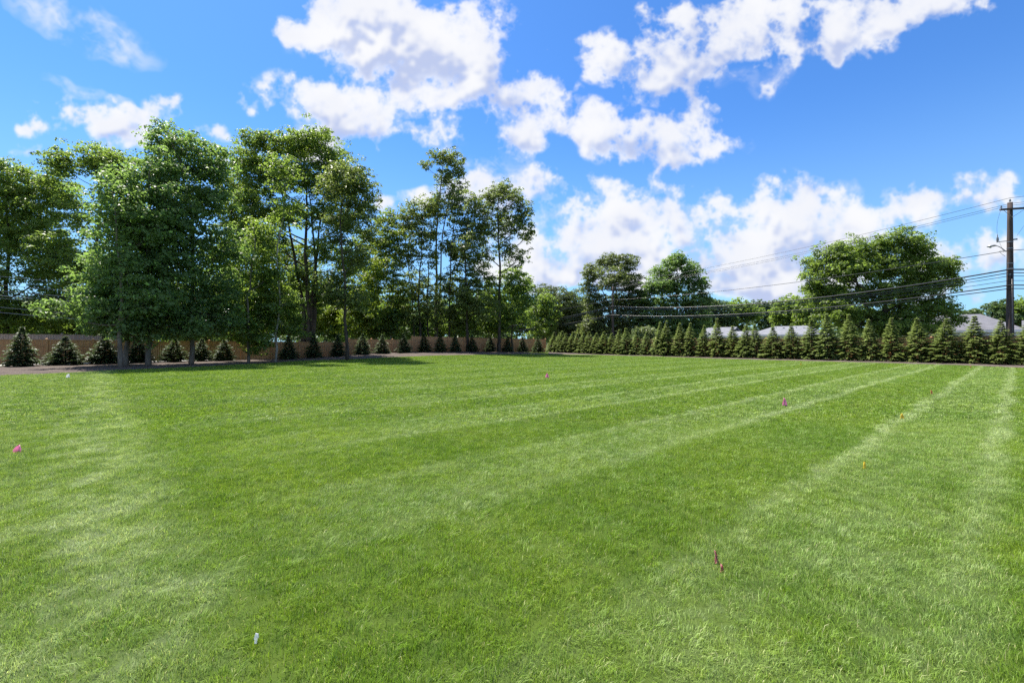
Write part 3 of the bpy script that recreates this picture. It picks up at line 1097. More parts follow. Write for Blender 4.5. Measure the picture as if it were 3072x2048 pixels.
tree('maple_tree', 'tallest dark maple with a straight grey trunk in front of the fence', 'tree',
     [(573, 1094), (574, 960), (580, 800), (575, 640), (540, 480), (500, 400)], 33.0,
     [(465, 405, 58, 55), (530, 430, 70, 55), (590, 470, 65, 60), (635, 480, 48, 62, .9), (450, 480, 55, 70), (540, 560, 95, 90), (630, 590, 62, 85), (460, 600, 60, 90),
      (560, 700, 100, 90), (640, 740, 65, 90), (500, 770, 70, 80), (590, 840, 90, 80), (650, 890, 65, 70), (560, 940, 80, 55), (640, 970, 80, 45), (690, 960, 40, 40)],
     'maple_dark', 'bark', .88, None, .165, 4, G1, back=.5)
tree('maple_tree', 'maple with foliage hanging to the ground beside the fence', 'tree',
     [(746, 1085), (745, 960), (752, 850), (768, 740), (760, 660)], 36.0,
     [(760, 700, 60, 70, .8), (720, 770, 60, 70, .8), (790, 820, 55, 60, .8), (710, 880, 65, 65), (770, 930, 60, 60), (700, 975, 60, 45), (735, 1030, 50, 40, .9), (780, 1015, 42, 48)],
     'maple', 'bark', .9, None, .11, 5, G1, back=.5)
tree('slender_tree', 'slender tree with a pale straight trunk beside the fence', 'tree',
     [(826, 1086), (830, 1000), (836, 880), (838, 760), (848, 640), (850, 520)], 37.0,
     [(845, 520, 60, 60, .7), (860, 640, 50, 50, .5), (800, 700, 45, 40, .5), (855, 900, 50, 45, .9), (800, 940, 60, 50), (850, 985, 60, 38), (800, 860, 40, 40, .7)],
     'maple', 'bark_pale', .9, None, .095, 6, G1, back=.5)
tree('maple_tree', 'dark trunked maple with a rounded crown at the right end of the lawn shadow', 'tree',
     [(1042, 1077), (1040, 1000), (1037, 880), (1030, 760), (1022, 640), (1045, 540)], 40.0,
     [(1050, 530, 62, 55), (1000, 560, 55, 55, .8), (1090, 590, 42, 60), (1040, 640, 70, 55, .7), (1095, 690, 38, 55, .7), (990, 690, 50, 50, .6), (1060, 770, 55, 50, .6),
      (1000, 860, 55, 60, .8), (1060, 900, 50, 55, .8)], 'oak', 'bark_dark', 1.05, None, .16, 7, G1, back=.5)
# --- behind the fence
tree('maple_tree', 'leafy maple filling the left edge of the picture', 'tree',
     [(20, 1060), (22, 900), (28, 700), (30, 560)], 41.0,
     [(10, 540, 70, 70), (60, 580, 75, 75), (135, 560, 62, 65), (20, 680, 100, 90), (120, 680, 80, 85), (30, 820, 110, 80), (140, 800, 75, 90), (40, 940, 110, 60), (140, 930, 80, 60),
      (-80, 640, 90, 120), (-90, 850, 90, 120)], 'maple', 'bark_dark', 1.0, None, .22, 8, G1)
tree('maple_tree', 'tall open maple with sky gaps behind the leftmost fence trees', 'tree',
     [(272, 1040), (275, 900), (285, 740), (300, 600), (275, 480)], 40.0,
     [(265, 470, 62, 52), (210, 500, 50, 50), (320, 490, 52, 52), (190, 580, 42, 52, .8), (365, 520, 50, 60), (225, 660, 60, 70, .6), (360, 620, 50, 60, .6), (200, 780, 70, 80), (300, 820, 80, 90), (220, 920, 70, 60),
      (320, 940, 70, 55)], 'maple', 'bark_dark', 1.1, None, .2, 9, G1)
tree('maple_tree', 'bright sunlit maple showing between the two tallest crowns', 'tree',
     [(668, 1040), (672, 880), (690, 720), (700, 600)], 50.0,
     [(700, 570, 45, 60), (685, 650, 50, 70), (740, 690, 50, 60), (680, 770, 55, 70), (730, 860, 60, 70), (660, 900, 60, 60)], 'maple_bright', 'bark_dark', 1.15, None, .17, 10, G1)
tree('maple_tree', 'broad domed maple with several dark limbs rising behind the fence', 'tree',
     [(925, 1040), (925, 920), (922, 850), (915, 700), (930, 500)], 47.0,
     [(815, 455, 62, 42), (880, 440, 60, 40), (945, 440, 60, 42), (1005, 490, 55, 45), (750, 500, 55, 52), (810, 540, 70, 55), (890, 530, 70, 55), (965, 540, 65, 52),
      (730, 590, 45, 60), (1030, 570, 48, 55), (780, 640, 65, 50, .9), (870, 640, 60, 48, .75), (960, 650, 60, 50, .75), (1040, 660, 50, 50, .8), (740, 720, 50, 55, .9),
      (840, 740, 50, 42, .65), (980, 750, 55, 45, .7), (900, 830, 60, 45, .8), (960, 880, 60, 50, .9), (830, 860, 60, 50, .8), (1050, 800, 55, 50, .7)], 'maple', 'bark_dark', 1.2, None, .3, 11, G1,
     stems=[[(915, 1030), (905, 860), (880, 740), (860, 620), (830, 520)], [(930, 1030), (940, 850), (960, 700), (985, 580)], [(935, 1030), (950, 820), (940, 660), (930, 560)]])
tree('slender_tree', 'thin yellow green tree between the domed maple and the dark clump', 'tree',
     [(1175, 1040), (1172, 930), (1165, 820), (1160, 700)], 56.0,
     [(1155, 660, 38, 42, .9), (1185, 730, 42, 50), (1135, 740, 42, 55), (1160, 820, 55, 55), (1120, 870, 50, 60), (1190, 880, 45, 60), (1150, 950, 70, 45)],
     'maple_bright', 'bark_pale', .85, None, .1, 12, G1)
tree('oak_tree', 'dark many stemmed tree left of the tallest spindly one', 'tree',
     [(1262, 1030), (1258, 900), (1262, 760), (1270, 650)], 58.0,
     [(1235, 640, 42, 36), (1290, 620, 38, 34), (1205, 680, 36, 46, .8), (1260, 700, 55, 48), (1220, 770, 48, 52, .8), (1290, 770, 36, 50, .6), (1240, 860, 55, 55), (1290, 930, 45, 55, .7),
      (1215, 940, 55, 50)], 'oak', 'bark_dark', .85, None, .17, 13, G1, stems=[[(1245, 1030), (1235, 880), (1215, 720)], [(1285, 1030), (1282, 860), (1290, 660)]])
tree('oak_tree', 'tallest spindly tree with a small open crown above a bare trunk', 'tree',
     [(1307, 1030), (1309, 880), (1310, 720), (1318, 600), (1330, 480)], 60.0,
     [(1310, 470, 30, 24, .8), (1350, 478, 38, 30), (1278, 502, 20, 16, .8), (1372, 515, 26, 26), (1340, 530, 40, 28, .9), (1365, 575, 32, 28, .8), (1318, 590, 28, 32, .7), (1385, 560, 22, 18, .6),
      (1305, 640, 34, 36, .8), (1350, 640, 28, 30, .5)], 'oak', 'bark', .85, .19, .22, 14, G1, cl=.5,
     stems=[[(1308, 760), (1330, 660), (1355, 570), (1372, 520)]])
tree('oak_tree', 'dark tree close to the right of the tallest spindly one', 'tree',
     [(1347, 1030), (1350, 900), (1352, 760), (1368, 620)], 58.0,
     [(1372, 610, 40, 36, .8), (1385, 680, 40, 48), (1350, 730, 38, 46, .8), (1390, 780, 45, 50, .8), (1345, 860, 50, 52), (1400, 880, 40, 50), (1360, 950, 60, 46)],
     'oak', 'bark_dark', .85, None, .15, 15, G1)
tree('oak_tree', 'dark mid height tree with a straight trunk before the last fence tree', 'tree',
     [(1402, 1030), (1400, 900), (1395, 760), (1405, 620)], 56.0,
     [(1415, 620, 36, 40, .8), (1440, 690, 38, 46, .8), (1410, 740, 45, 48), (1440, 820, 48, 52), (1400, 900, 48, 48), (1450, 930, 50, 50)],
     'oak', 'bark_dark', .85, None, .17, 16, G1)
tree('oak_tree', 'last tall tree on the right of the fence trees with wide open crown', 'tree',
     [(1496, 1030), (1498, 900), (1500, 770), (1492, 640), (1500, 570)], 58.0,
     [(1505, 565, 38, 30), (1475, 595, 42, 30, .8), (1540, 605, 36, 32), (1450, 640, 38, 34, .8), (1508, 650, 48, 32, .8), (1572, 640, 30, 34), (1550, 690, 48, 32, .8), (1470, 700, 48, 34, .7),
      (1585, 705, 26, 24, .7), (1520, 745, 46, 34, .55), (1455, 760, 34, 38, .6), (1562, 770, 32, 30, .5)], 'oak', 'bark_dark', .88, .19, .23, 17, G1, cl=.55)
tree('maple_tree', 'low leafy tree filling the gap under the last tall tree', 'tree',
     [(1535, 1035), (1538, 960), (1540, 880)], 60.0,
     [(1540, 840, 48, 45), (1490, 890, 50, 50), (1575, 890, 38, 52), (1530, 950, 65, 50), (1470, 970, 45, 40)], 'maple', 'bark_dark', .95, None, .14, 18, G1)
tree('maple_tree', 'pale leafy tree seen through the stems of the domed maple', 'tree',
     [(865, 1040), (868, 920), (870, 780)], 60.0,
     [(860, 760, 60, 50, .8), (800, 800, 55, 55, .8), (920, 790, 50, 55, .8), (860, 870, 65, 55), (790, 900, 55, 55), (940, 900, 55, 55)], 'maple_bright', 'bark_dark', .8, None, .16, 34, G1)
tree('maple_tree', 'light green tree far behind the dark trunked maple', 'tree',
     [(1085, 1040), (1086, 920), (1088, 780)], 62.0,
     [(1090, 740, 45, 50, .8), (1050, 800, 48, 50, .8), (1120, 800, 40, 55, .8), (1080, 880, 55, 50), (1020, 880, 45, 50)], 'maple_bright', 'bark_dark', .8, None, .15, 35, G1)
# undergrowth behind the fence
UNDER = [(-20, 950, 90, 75, 46, 'shrub'), (95, 955, 85, 70, 47, 'maple_dark'), (200, 945, 85, 80, 46, 'maple'), (305, 950, 80, 75, 48, 'shrub'), (420, 945, 85, 80, 46, 'maple_dark'), (520, 930, 80, 95, 50, 'maple'),
         (620, 945, 80, 80, 49, 'shrub'), (735, 950, 75, 75, 50, 'maple_dark'), (840, 960, 70, 62, 52, 'shrub'), (905, 940, 65, 80, 51, 'maple_dark'), (985, 955, 65, 66, 54, 'maple_bright'), (1075, 950, 65, 75, 52, 'maple_bright'),
         (1130, 970, 60, 52, 55, 'shrub'), (1200, 975, 50, 46, 62, 'shrub'), (1262, 975, 48, 48, 60, 'maple_dark'), (1325, 975, 50, 44, 62, 'maple'), (1400, 965, 52, 56, 60, 'maple_dark'), (1470, 975, 46, 44, 63, 'shrub')]
ORD = ['first', 'second', 'third', 'fourth', 'fifth', 'sixth', 'seventh', 'eighth', 'ninth', 'tenth', 'eleventh', 'twelfth', 'thirteenth', 'fourteenth', 'fifteenth', 'sixteenth',
       'seventeenth', 'eighteenth', 'nineteenth', 'twentieth'] + ['twenty-' + k for k in ('first', 'second', 'third', 'fourth', 'fifth', 'sixth', 'seventh', 'eighth', 'ninth')] + \
      ['thirtieth'] + ['thirty-' + k for k in ('first', 'second', 'third', 'fourth', 'fifth', 'sixth', 'seventh', 'eighth', 'ninth')] + ['fortieth']
UW = {'shrub': 'light green', 'maple_dark': 'dark green', 'maple': 'mid green', 'maple_bright': 'yellow green'}
for i, (x, y, rx, ry, Y, lf) in enumerate(UNDER):
    rg_ = np.random.default_rng(70 + i)
    lob = [(x, y, rx * .75, ry * .75)] + [(x + rg_.normal() * rx * .5, y + rg_.uniform(-.5, .6) * ry, rx * rg_.uniform(.35, .55), ry * rg_.uniform(.35, .55)) for _ in range(4)]
    tree('bush', '%s bush behind the wooden fence, %s of the undergrowth from the left' % (UW[lf], ORD[i]), 'bush',
         [(x, 1040), (x + rg_.normal() * 4, 1000), (x + rg_.normal() * 10, y)], Y, lob, lf, 'bark_dark', .95, None, .07, 40 + i, 'undergrowth behind the fence')
# --- to the right, beyond the corner and the conifers
tree('willow_bush', 'pale feathery willow thicket right of the fence trees', 'tree',
     [(1665, 1030), (1668, 980), (1670, 900)], 82.0,
     [(1640, 885, 42, 34), (1690, 900, 46, 36), (1730, 930, 34, 36), (1620, 930, 40, 40), (1680, 950, 60, 40), (1735, 985, 45, 34), (1640, 985, 50, 34)], 'willow', 'bark', 1.0, .2, .15, 19, G2, cl=.55, up=.2)
tree('maple_tree', 'small dark green tree at the fence corner before the willow', 'tree',
     [(1628, 1035), (1630, 990), (1632, 930)], 70.0,
     [(1635, 905, 30, 28), (1610, 945, 32, 34), (1650, 950, 32, 38), (1625, 985, 42, 30)], 'maple', 'bark_dark', 1.0, None, .12, 20, G2)
tree('oak_tree', 'olive green tree with fine foliage behind the far utility pole', 'tree',
     [(1856, 1030), (1855, 980), (1850, 900), (1845, 820)], 76.0,
     [(1830, 785, 38, 26), (1882, 790, 36, 28), (1780, 815, 30, 28), (1770, 860, 28, 36, .8), (1825, 845, 46, 36), (1890, 850, 42, 36), (1790, 905, 42, 36, .8), (1855, 910, 50, 36), (1905, 905, 34, 36),
      (1800, 965, 52, 40), (1870, 970, 56, 38), (1920, 950, 34, 44), (1770, 990, 40, 30)], 'olive_pale', 'bark_dark', 1.2, .22, .3, 21, G2, stems=[[(1850, 1010), (1830, 940), (1800, 850)], [(1860, 1010), (1880, 920), (1895, 820)]])
tree('maple_tree', 'dark rounded tree right of the far utility pole', 'tree',
     [(2030, 1030), (2032, 970), (2030, 900), (2030, 810)], 74.0,
     [(2030, 783, 34, 24), (1995, 815, 36, 28), (2065, 815, 34, 30), (1965, 860, 40, 30), (2025, 860, 46, 36), (2090, 855, 32, 34), (1935, 900, 34, 30), (2000, 915, 46, 32), (2070, 910, 46, 34),
      (2112, 905, 24, 28), (1945, 960, 46, 38), (2020, 965, 48, 32), (2090, 960, 44, 38), (1960, 1000, 50, 26), (2060, 1000, 50, 26)], 'maple_dark', 'bark_dark', 1.3, .23, .3, 22, G2)
tree('bush', 'whitish leaved bush above the conifers right of the far pole', 'bush', [(1935, 1035), (1936, 1010)], 62.0,
     [(1915, 1000, 26, 18), (1945, 995, 26, 18), (1970, 1005, 22, 16), (1930, 1020, 36, 16)], 'willow', 'bark_dark', 1.0, .2, .06, 23, G2)
FARROW = [(2150, [(2150, 925, 40, 28), (2120, 955, 36, 30), (2175, 960, 40, 34)], 105, 'far', 'rounded mid green tree behind the houses, leftmost of the distant row'),
          (2225, [(2215, 925, 44, 26), (2255, 940, 40, 30), (2205, 965, 44, 32)], 108, 'maple', 'distant spreading tree behind the houses, second of the row'),
          (2305, [(2290, 925, 36, 24), (2325, 935, 36, 30), (2300, 965, 46, 30)], 118, 'far', 'distant dusky tree behind the long pale roof, third of the row'),
          (2375, [(2370, 915, 40, 28), (2345, 945, 34, 30), (2400, 945, 42, 36), (2375, 975, 44, 26)], 104, 'maple', 'distant tree rising over the pale roof ridge, fourth of the row'),
          (2445, [(2440, 885, 36, 26), (2420, 915, 34, 28), (2465, 925, 36, 40), (2435, 965, 46, 34)], 96, 'maple', 'tall distant tree touching the big maple, last of the row')]
for i, (x, lb, Y, lf, lab) in enumerate(FARROW):
    tree('distant_tree', lab, 'tree', [(x, 1025), (x, 990), (x, 930)], Y, lb, lf, 'bark_dark', 1.0, None, .25, 24 + i, G2)
tree('maple_tree', 'huge spreading maple between the houses on the right', 'tree',
     [(2648, 1030), (2648, 980), (2645, 900), (2640, 800)], 58.0,
     [(2462, 790, 40, 38), (2500, 765, 44, 36), (2556, 752, 42, 38), (2612, 765, 36, 34), (2645, 735, 36, 32), (2692, 728, 44, 34), (2738, 752, 42, 38), (2440, 845, 38, 40), (2500, 810, 55, 45), (2580, 810, 60, 50), (2660, 800, 60, 50),
      (2745, 810, 55, 48), (2802, 800, 42, 40), (2838, 812, 26, 34), (2460, 890, 55, 40), (2540, 890, 60, 45), (2640, 880, 65, 45), (2740, 870, 65, 42), (2820, 845, 50, 36), (2862, 850, 24, 26, .8),
      (2480, 945, 60, 38), (2570, 950, 70, 40), (2680, 945, 75, 42), (2780, 925, 60, 38, .8), (2840, 930, 40, 30, .7), (2860, 965, 30, 22, .7), (2640, 990, 90, 26), (2760, 980, 60, 26)],
     'maple', 'bark_dark', 1.2, None, .42, 30, G2, cl=.72, stems=[[(2640, 1020), (2600, 920), (2540, 800)], [(2655, 1020), (2700, 910), (2760, 820)]])
tree('distant_tree', 'distant rounded tree left of the near utility pole', 'tree', [(2990, 1020), (2990, 980), (2992, 930)], 100.0,
     [(2975, 930, 30, 26), (3010, 925, 28, 26), (2990, 960, 40, 28)], 'far', 'bark_dark', 1.0, None, .25, 31, G2)
tree('distant_tree', 'distant tree right of the near utility pole', 'tree', [(3062, 1020), (3062, 980), (3062, 930)], 98.0,
     [(3045, 930, 28, 26), (3080, 920, 34, 30), (3060, 960, 40, 28), (3120, 940, 40, 40)], 'maple', 'bark_dark', 1.0, None, .25, 32, G2)
tree('distant_tree', 'small far tree peeping over the grey roof ridge', 'tree', [(2915, 1020), (2915, 980), (2915, 950)], 125.0,
     [(2905, 940, 22, 10), (2930, 938, 18, 10), (2915, 960, 34, 20)], 'far', 'bark_dark', 1.0, None, .25, 33, G2)


# low trees in the woodland behind, seen between the trunks
BACKROW = [(560, 'maple_dark', 'behind the tallest dark maple'), (690, 'far', 'behind the maple with hanging foliage'), (800, 'maple_dark', 'behind the slender pale trunk'), (905, 'far', 'behind the domed maple'),
           (1010, 'maple_dark', 'left of the dark trunked maple'), (1110, 'far', 'right of the dark trunked maple'), (1205, 'maple_dark', 'behind the many stemmed tree'), (1300, 'far', 'behind the tallest spindly tree'),
           (1385, 'maple_dark', 'behind the dark mid height tree'), (1465, 'far', 'left of the last tall fence tree'), (1550, 'maple_dark', 'right of the last tall fence tree'), (1730, 'far', 'behind the pale willow thicket')]
for i, (x, lf, where) in enumerate(BACKROW):
    rg_ = np.random.default_rng(140 + i)
    y0 = 915 + rg_.uniform(-12, 14)
    lob = [(x, y0, 52, 42), (x - 34, y0 + 42, 44, 40), (x + 34, y0 + 40, 44, 42), (x + rg_.normal() * 10, y0 + 68, 58, 34)]
    tree('woodland_tree', 'low hazy woodland tree far %s' % where, 'tree', [(x, 1028), (x + 2, 980), (x, y0)], 84.0 + rg_.uniform(-5, 7), lob, lf, 'bark_dark', .8, .42, .16, 150 + i, 'woodland behind the fence', cl=.95)


# far woods closing the horizon
def far_woods():
    rg = np.random.default_rng(77)
    Vs = []
    for i in range(190):
        a = math.radians(rg.uniform(-64, 64))
        D = rg.uniform(170, 230)
        c = np.array((math.sin(a) * D, math.cos(a) * D, rg.uniform(2.5, 5.5)))
        R = np.array((rg.uniform(4, 8), rg.uniform(4, 7), rg.uniform(3, 5.5)))
        n = 330
        u = unit(rg.normal(size=(n, 3)))
        C = c + u * (rg.random(n) ** .4)[:, None] * R
        C = C[C[:, 2] > .2]
        Vs.append(leaf_quads(C, np.array((0, 0, .6)) + .5 * u[:len(C)] + rg.normal(size=(len(C), 3)) * .5, np.full(len(C), 1.1), rg))
    return tag(obj('far_woods', quads('far_woods', np.concatenate(Vs), M['far'])), 'band of far green woods along the horizon', 'woods', kind='stuff')


far_woods()

# ------------------------------------------------------------------ young conifers
def conifer_meshes(seed, h, r, mat, nb=300):
    rg = np.random.default_rng(seed)
    V = []
    for i in range(nb):
        f = (i + rg.random()) / nb
        f = f ** 1.25
        z = .04 * h + f * h * .93
        tier = .17 * h / 3.0
        z = z + (round(z / tier) * tier - z) * .45
        th = i * 2.39996 + rg.normal() * .25
        prof = (1 - f) ** 1.0 * (1 - .25 * max(0, .14 - f) / .14) * (1 - .35 * max(0, f - .8) / .2)
        L = max(.05, r * prof * rg.uniform(.56, 1.2))
        rise = .12 + .55 * f + rg.normal() * .1
        d = np.array((math.cos(th), math.sin(th), rise))
        k = max(3, int(L / .062))
        for j in range(k):
            t = .22 + .78 * (j + rg.random() * .6) / k
            sag = -.30 * (t * L) ** 2 / max(r, .3)
            pc = np.array((d[0] * t * L, d[1] * t * L, z + rise * t * L + sag))
            for sgn in (-1, 1):
                yaw = th + sgn * rg.uniform(.25, 1.0)
                ln = rg.uniform(.13, .24) * (1 - .35 * f)
                wd = ln * rg.uniform(.38, .55)
                ax = np.array((math.cos(yaw), math.sin(yaw), rg.uniform(-.25, .35)))
                ax /= np.linalg.norm(ax)
                sd = np.cross(ax, (0, 0, 1.)); sd /= np.linalg.norm(sd)
                sd = sd * math.cos(.4 * sgn) + np.array((0, 0, 1.)) * math.sin(rg.normal() * .3)
                tip = pc + ax * ln
                V.append((pc, pc + ax * ln * .45 + sd * wd * .5 + (0, 0, .012), tip - np.array((0, 0, ln * .12)), pc + ax * ln * .45 - sd * wd * .5 + (0, 0, .012)))
    # leader
    for i in range(26):
        z = h * rg.uniform(.88, 1.0)
        yaw = rg.uniform(0, 6.28)
        ax = unit(np.array((math.cos(yaw) * .8, math.sin(yaw) * .8, 1.0)))
        sd = unit(np.cross(ax, rg.normal(size=3)))
        pc = np.array((0, 0, z - .05)); ln = .13
        V.append((pc, pc + ax * ln * .5 + sd * .025, pc + ax * ln, pc + ax * ln * .5 - sd * .025))
    fol = quads('foliage', np.array(V), mat)
    t = MB()
    t.tube([(0, 0, -.1), (0, 0, h * .4), (0.01, 0, h * .97)], [.05, .035, .006], 6)
    return fol, t.mesh('trunk', M['bark_dark'], True)


HV = [conifer_meshes(300 + i, 3.3, 1.2, M['spruce'], 460) for i in range(9)]
FV = [conifer_meshes(400 + i, 2.4, 1.1, M['spruce_shaded'], 330) for i in range(6)]


LEAN = np.random.default_rng(55)


def conifer(name, var, x, y, sc, label, group, turn):
    root = thing(name, (x, y, float(ground(x, y)) + .03), label, 'conifer', group)
    for nm, me in zip(('foliage', 'trunk'), var):
        o = obj(nm, me, root)
        o.scale = sc
        o.rotation_euler = (LEAN.normal() * .028, LEAN.normal() * .028, turn) if nm == 'foliage' else (0, 0, turn)
    return root


HX = [1661, 1676, 1686, 1700, 1716, 1732, 1751, 1769, 1791, 1814, 1834, 1858, 1882, 1912, 1939, 1976, 1999, 2042, 2071, 2108, 2152, 2192, 2234, 2269, 2323, 2374, 2435, 2483, 2550, 2613, 2676, 2757, 2833, 2921, 3005, 3090]
HH = [2.9, 2.8, 3.0, 2.7, 2.9, 2.7, 2.8, 2.9, 2.7, 2.9, 2.7, 3.1, 3.3, 2.9, 2.8, 3.9, 4.0, 3.7, 3.7, 3.4, 4.1, 3.3, 3.4, 3.4, 3.1, 3.2, 3.7, 4.1, 4.0, 3.5, 3.6, 3.5, 3.4, 3.55, 3.3, 3.4]
rg = np.random.default_rng(9)
for i, x in enumerate(HX):
    r = (x - 1536) / FPX
    Yc = HEDGE_P / (DP[0] * r + DP[1])
    p, q = PQ(r * Yc, Yc)
    p += rg.normal() * .12
    X, Y = XY(p, q)
    h = HH[i]
    size = 'tall' if h > 3.65 else ('short' if h < 2.95 else 'mid sized')
    wd = rg.uniform(.85, 1.16) * (1.06 if i > 20 else 1.0)
    conifer('young_conifer', HV[i % 9], X, Y, (wd, wd, h / 3.3), '%s green conifer, %s of the row counting from the fence corner' % (size, ORD[i]), 'row of conifers on the right', rg.uniform(0, 6.28))
FX = [(61, 3.2, 2.75, 1.0), (197, 3.0, 2.1, 1.22), (315, 2.6, 2.3, 1.15), (418, 2.4, 2.1, 1.1), (520, 2.2, 2.0, 1.1), (602, 2.0, 2.0, 1.0), (672, 2.0, 2.0, 1.0), (866, 2.0, 2.25, .95), (942, 1.8, 2.5, .92),
      (1014, 1.8, 2.3, .92), (1087, 1.8, 2.3, 1.0), (1146, 1.7, 2.15, .92), (1213, 1.7, 2.3, .95), (1274, 1.7, 2.3, .92), (1321, 1.7, 2.25, .92), (1366, 1.7, 2.3, .88), (1418, 1.7, 2.2, .88), (1471, 1.7, 2.2, .88),
      (1522, 1.7, 2.2, .88), (1569, 1.7, 2.15, .85), (1614, 2.3, 2.2, .95)]
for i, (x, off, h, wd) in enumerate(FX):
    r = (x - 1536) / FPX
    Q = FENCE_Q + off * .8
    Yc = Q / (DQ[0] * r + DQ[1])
    conifer('young_spruce', FV[i % 6], r * Yc, Yc, (wd * .92, wd * .92, h / 2.4 * .96), 'small shade-toned young spruce, %s from the left along the cedar fence' % ORD[i], 'young spruces along the cedar fence', rg.uniform(0, 6.28))

# ------------------------------------------------------------------ utility poles and wires
def wpt(p, q, z):
    x, y = XY(p, q)
    return np.array((x, y, z))


POLE_P = 51.9
PA_Q, PB_Q, PC_Q = PQ(38.3, 35.0)[1], PQ(13.8, 62.3)[1], PQ(38.3, 35.0)[1] + 37
PD_Q = PB_Q - 40


ARM = math.radians(32)


def pole(label, q, top, rad, street_lamp=False):
    x, y = XY(POLE_P, q)
    root = thing('utility_pole', (x, y, float(ground(x, y)) - .09), label, 'utility pole', 'utility poles along the street', rz=math.atan2(DQ[1], DQ[0]))
    b = MB(); zz_ = np.linspace(-.2, top, 10)
    b.tube([(0, 0, z) for z in zz_], rad * (1 - .38 * np.linspace(0, 1, 10)), 14)
    b.build('shaft', M['pole'], root, True)
    az = top - .55
    b = MB().box((-.75, -rad - .075, az - .06), (1.55, -rad * .62 - .001, az + .06))
    ca = b.build('crossarm', M['pole'], root)
    ca.rotation_euler = (0, 0, ARM)
    br = MB()
    br.tube([(-.55, -rad - .02, az - .07), (0, -rad * .8, az - .62)], .014, 5)
    br.tube([(.75, -rad - .02, az - .07), (0, -rad * .8, az - .64)], .014, 5)
    br.build('arm_brace', M['galv'], root).rotation_euler = (0, 0, ARM)
    for xx in (-.68, .75, 1.42):
        t = MB()
        zb = az + .061
        for k, (rr, h) in enumerate(((.02, .07), (.065, .03), (.045, .035), (.06, .03), (.035, .05))):
            t.tube([(xx, -rad * .8 - .04, zb), (xx, -rad * .8 - .04, zb + h)], rr, 10)
            zb += h
        t.build('insulator', M['porcelain'], root, False).rotation_euler = (0, 0, ARM)
    t = MB(); zb = top + .001
    for rr, h in ((.022, .09), (.07, .035), (.05, .04), (.065, .035), (.04, .06)):
        t.tube([(0, 0, zb), (0, 0, zb + h)], rr, 10); zb += h
    t.build('insulator', M['porcelain'], root)
    if street_lamp:
        # fused cutouts hanging off the arm
        for xx in (1.15, 1.5):
            t = MB().box((xx - .03, -rad - .16, az - .32), (xx + .03, -rad - .08, az - .061))
            t.tube([(xx, -rad - .17, az - .3), (xx + .05, -rad - .3, az - .62)], .025, 6)
            t.build('cutout', M['porcelain'], root).rotation_euler = (0, 0, ARM)
        # lightning arrester on its bracket, street lamp arm and head, riser pipe
        z = top - 2.95
        MB().box((-.72, -.03, z), (-rad * .7, .03, z + .05)).build('bracket', M['galv'], root); MB().box((rad * .6, -.04, z + .03), (rad + .14, .04, z + .13)).build('clamp', M['galv'], root)
        t = MB(); zb = z + .051
        for rr, h in ((.045, .06), (.085, .05), (.06, .05), (.085, .05), (.06, .05), (.075, .05), (.03, .22)):
            t.tube([(-.66, 0, zb), (-.66, 0, zb + h)], rr, 10); zb += h
        t.build('arrester', M['porcelain'], root)
        z = top - 3.75
        th = np.linspace(0, 1, 10)
        arm = np.stack([-rad * .8 - .62 * th, -.05 * th, z + .55 * np.sin(th * 1.57)], -1)
        MB().tube(arm, .03, 8).build('lamp_arm', M['porcelain'], root, True)
        e = arm[-1]
        t = MB(); t.tube([e + (.1, 0, 0), e + (-.02, 0, .02), e + (-.3, 0, .0), e + (-.42, 0, -.02)], [.04, .075, .09, .03], 8)
        lh = t.build('lamp_head', M['galv'], root, True)
        t = MB(); t.tube([e + (-.22, 0, -.085), e + (-.22, 0, -.14)], [.075, .05], 10); t.build('lens', M['white_pl'], lh)
        t = MB(); loop = np.linspace(0, 1, 9)
        t.tube(np.stack([-rad - .3 * np.sin(loop * 3.14), 0 * loop, z + .1 - .45 * loop + .2 * np.sin(loop * 3.14)], -1), .012, 5); t.build('lamp_wire', M['wire'], root)
        MB().tube([(rad * .55, -rad * .95, -.1), (rad * .5, -rad * .9, 2.6), (rad * .42, -rad * .8, 7)], .035, 7).build('riser_pipe', M['wire'], root, True)
        for k, zc in enumerate((6.9, 7.35, 7.75, 8.9, 9.4)):
            t = MB(); rr = rad * (1 - .38 * zc / top)
            t.tube([(0, 0, zc), (0, 0, zc + .05)], rr + .012, 14); t.build('band', M['galv'], root)
        # jumper leads near the top
        t = MB(); cr = np.linspace(0, 1, 12)
        t.tube(np.stack([-.68 + .16 * cr - .35 * np.sin(cr * 3.14), -rad + 0 * cr, az + .1 - 3.4 * cr], -1), .008, 4)
        t.tube(np.stack([1.4 - 1.2 * cr, -rad - .1 + 0 * cr, az - .5 - 1.6 * cr ** 1.4], -1), .008, 4)
        t.tube(np.stack([1.3 - .6 * cr, -rad - .2 + 0 * cr, az + .12 + .35 * np.sin(cr * 3.14)], -1), .008, 4)
        t.build('lead', M['wire'], root).rotation_euler = (0, 0, ARM)
    return root


pole('tall brown wooden utility pole at the right edge with crossarm and lamp', PA_Q, 12.45, .25, True)
pole('slim far wooden utility pole with crossarm before the olive tree', PB_Q, 9.25, .17)
pole('rightmost wooden utility pole, next along the wires past the lamp pole', PC_Q, 12.2, .2)


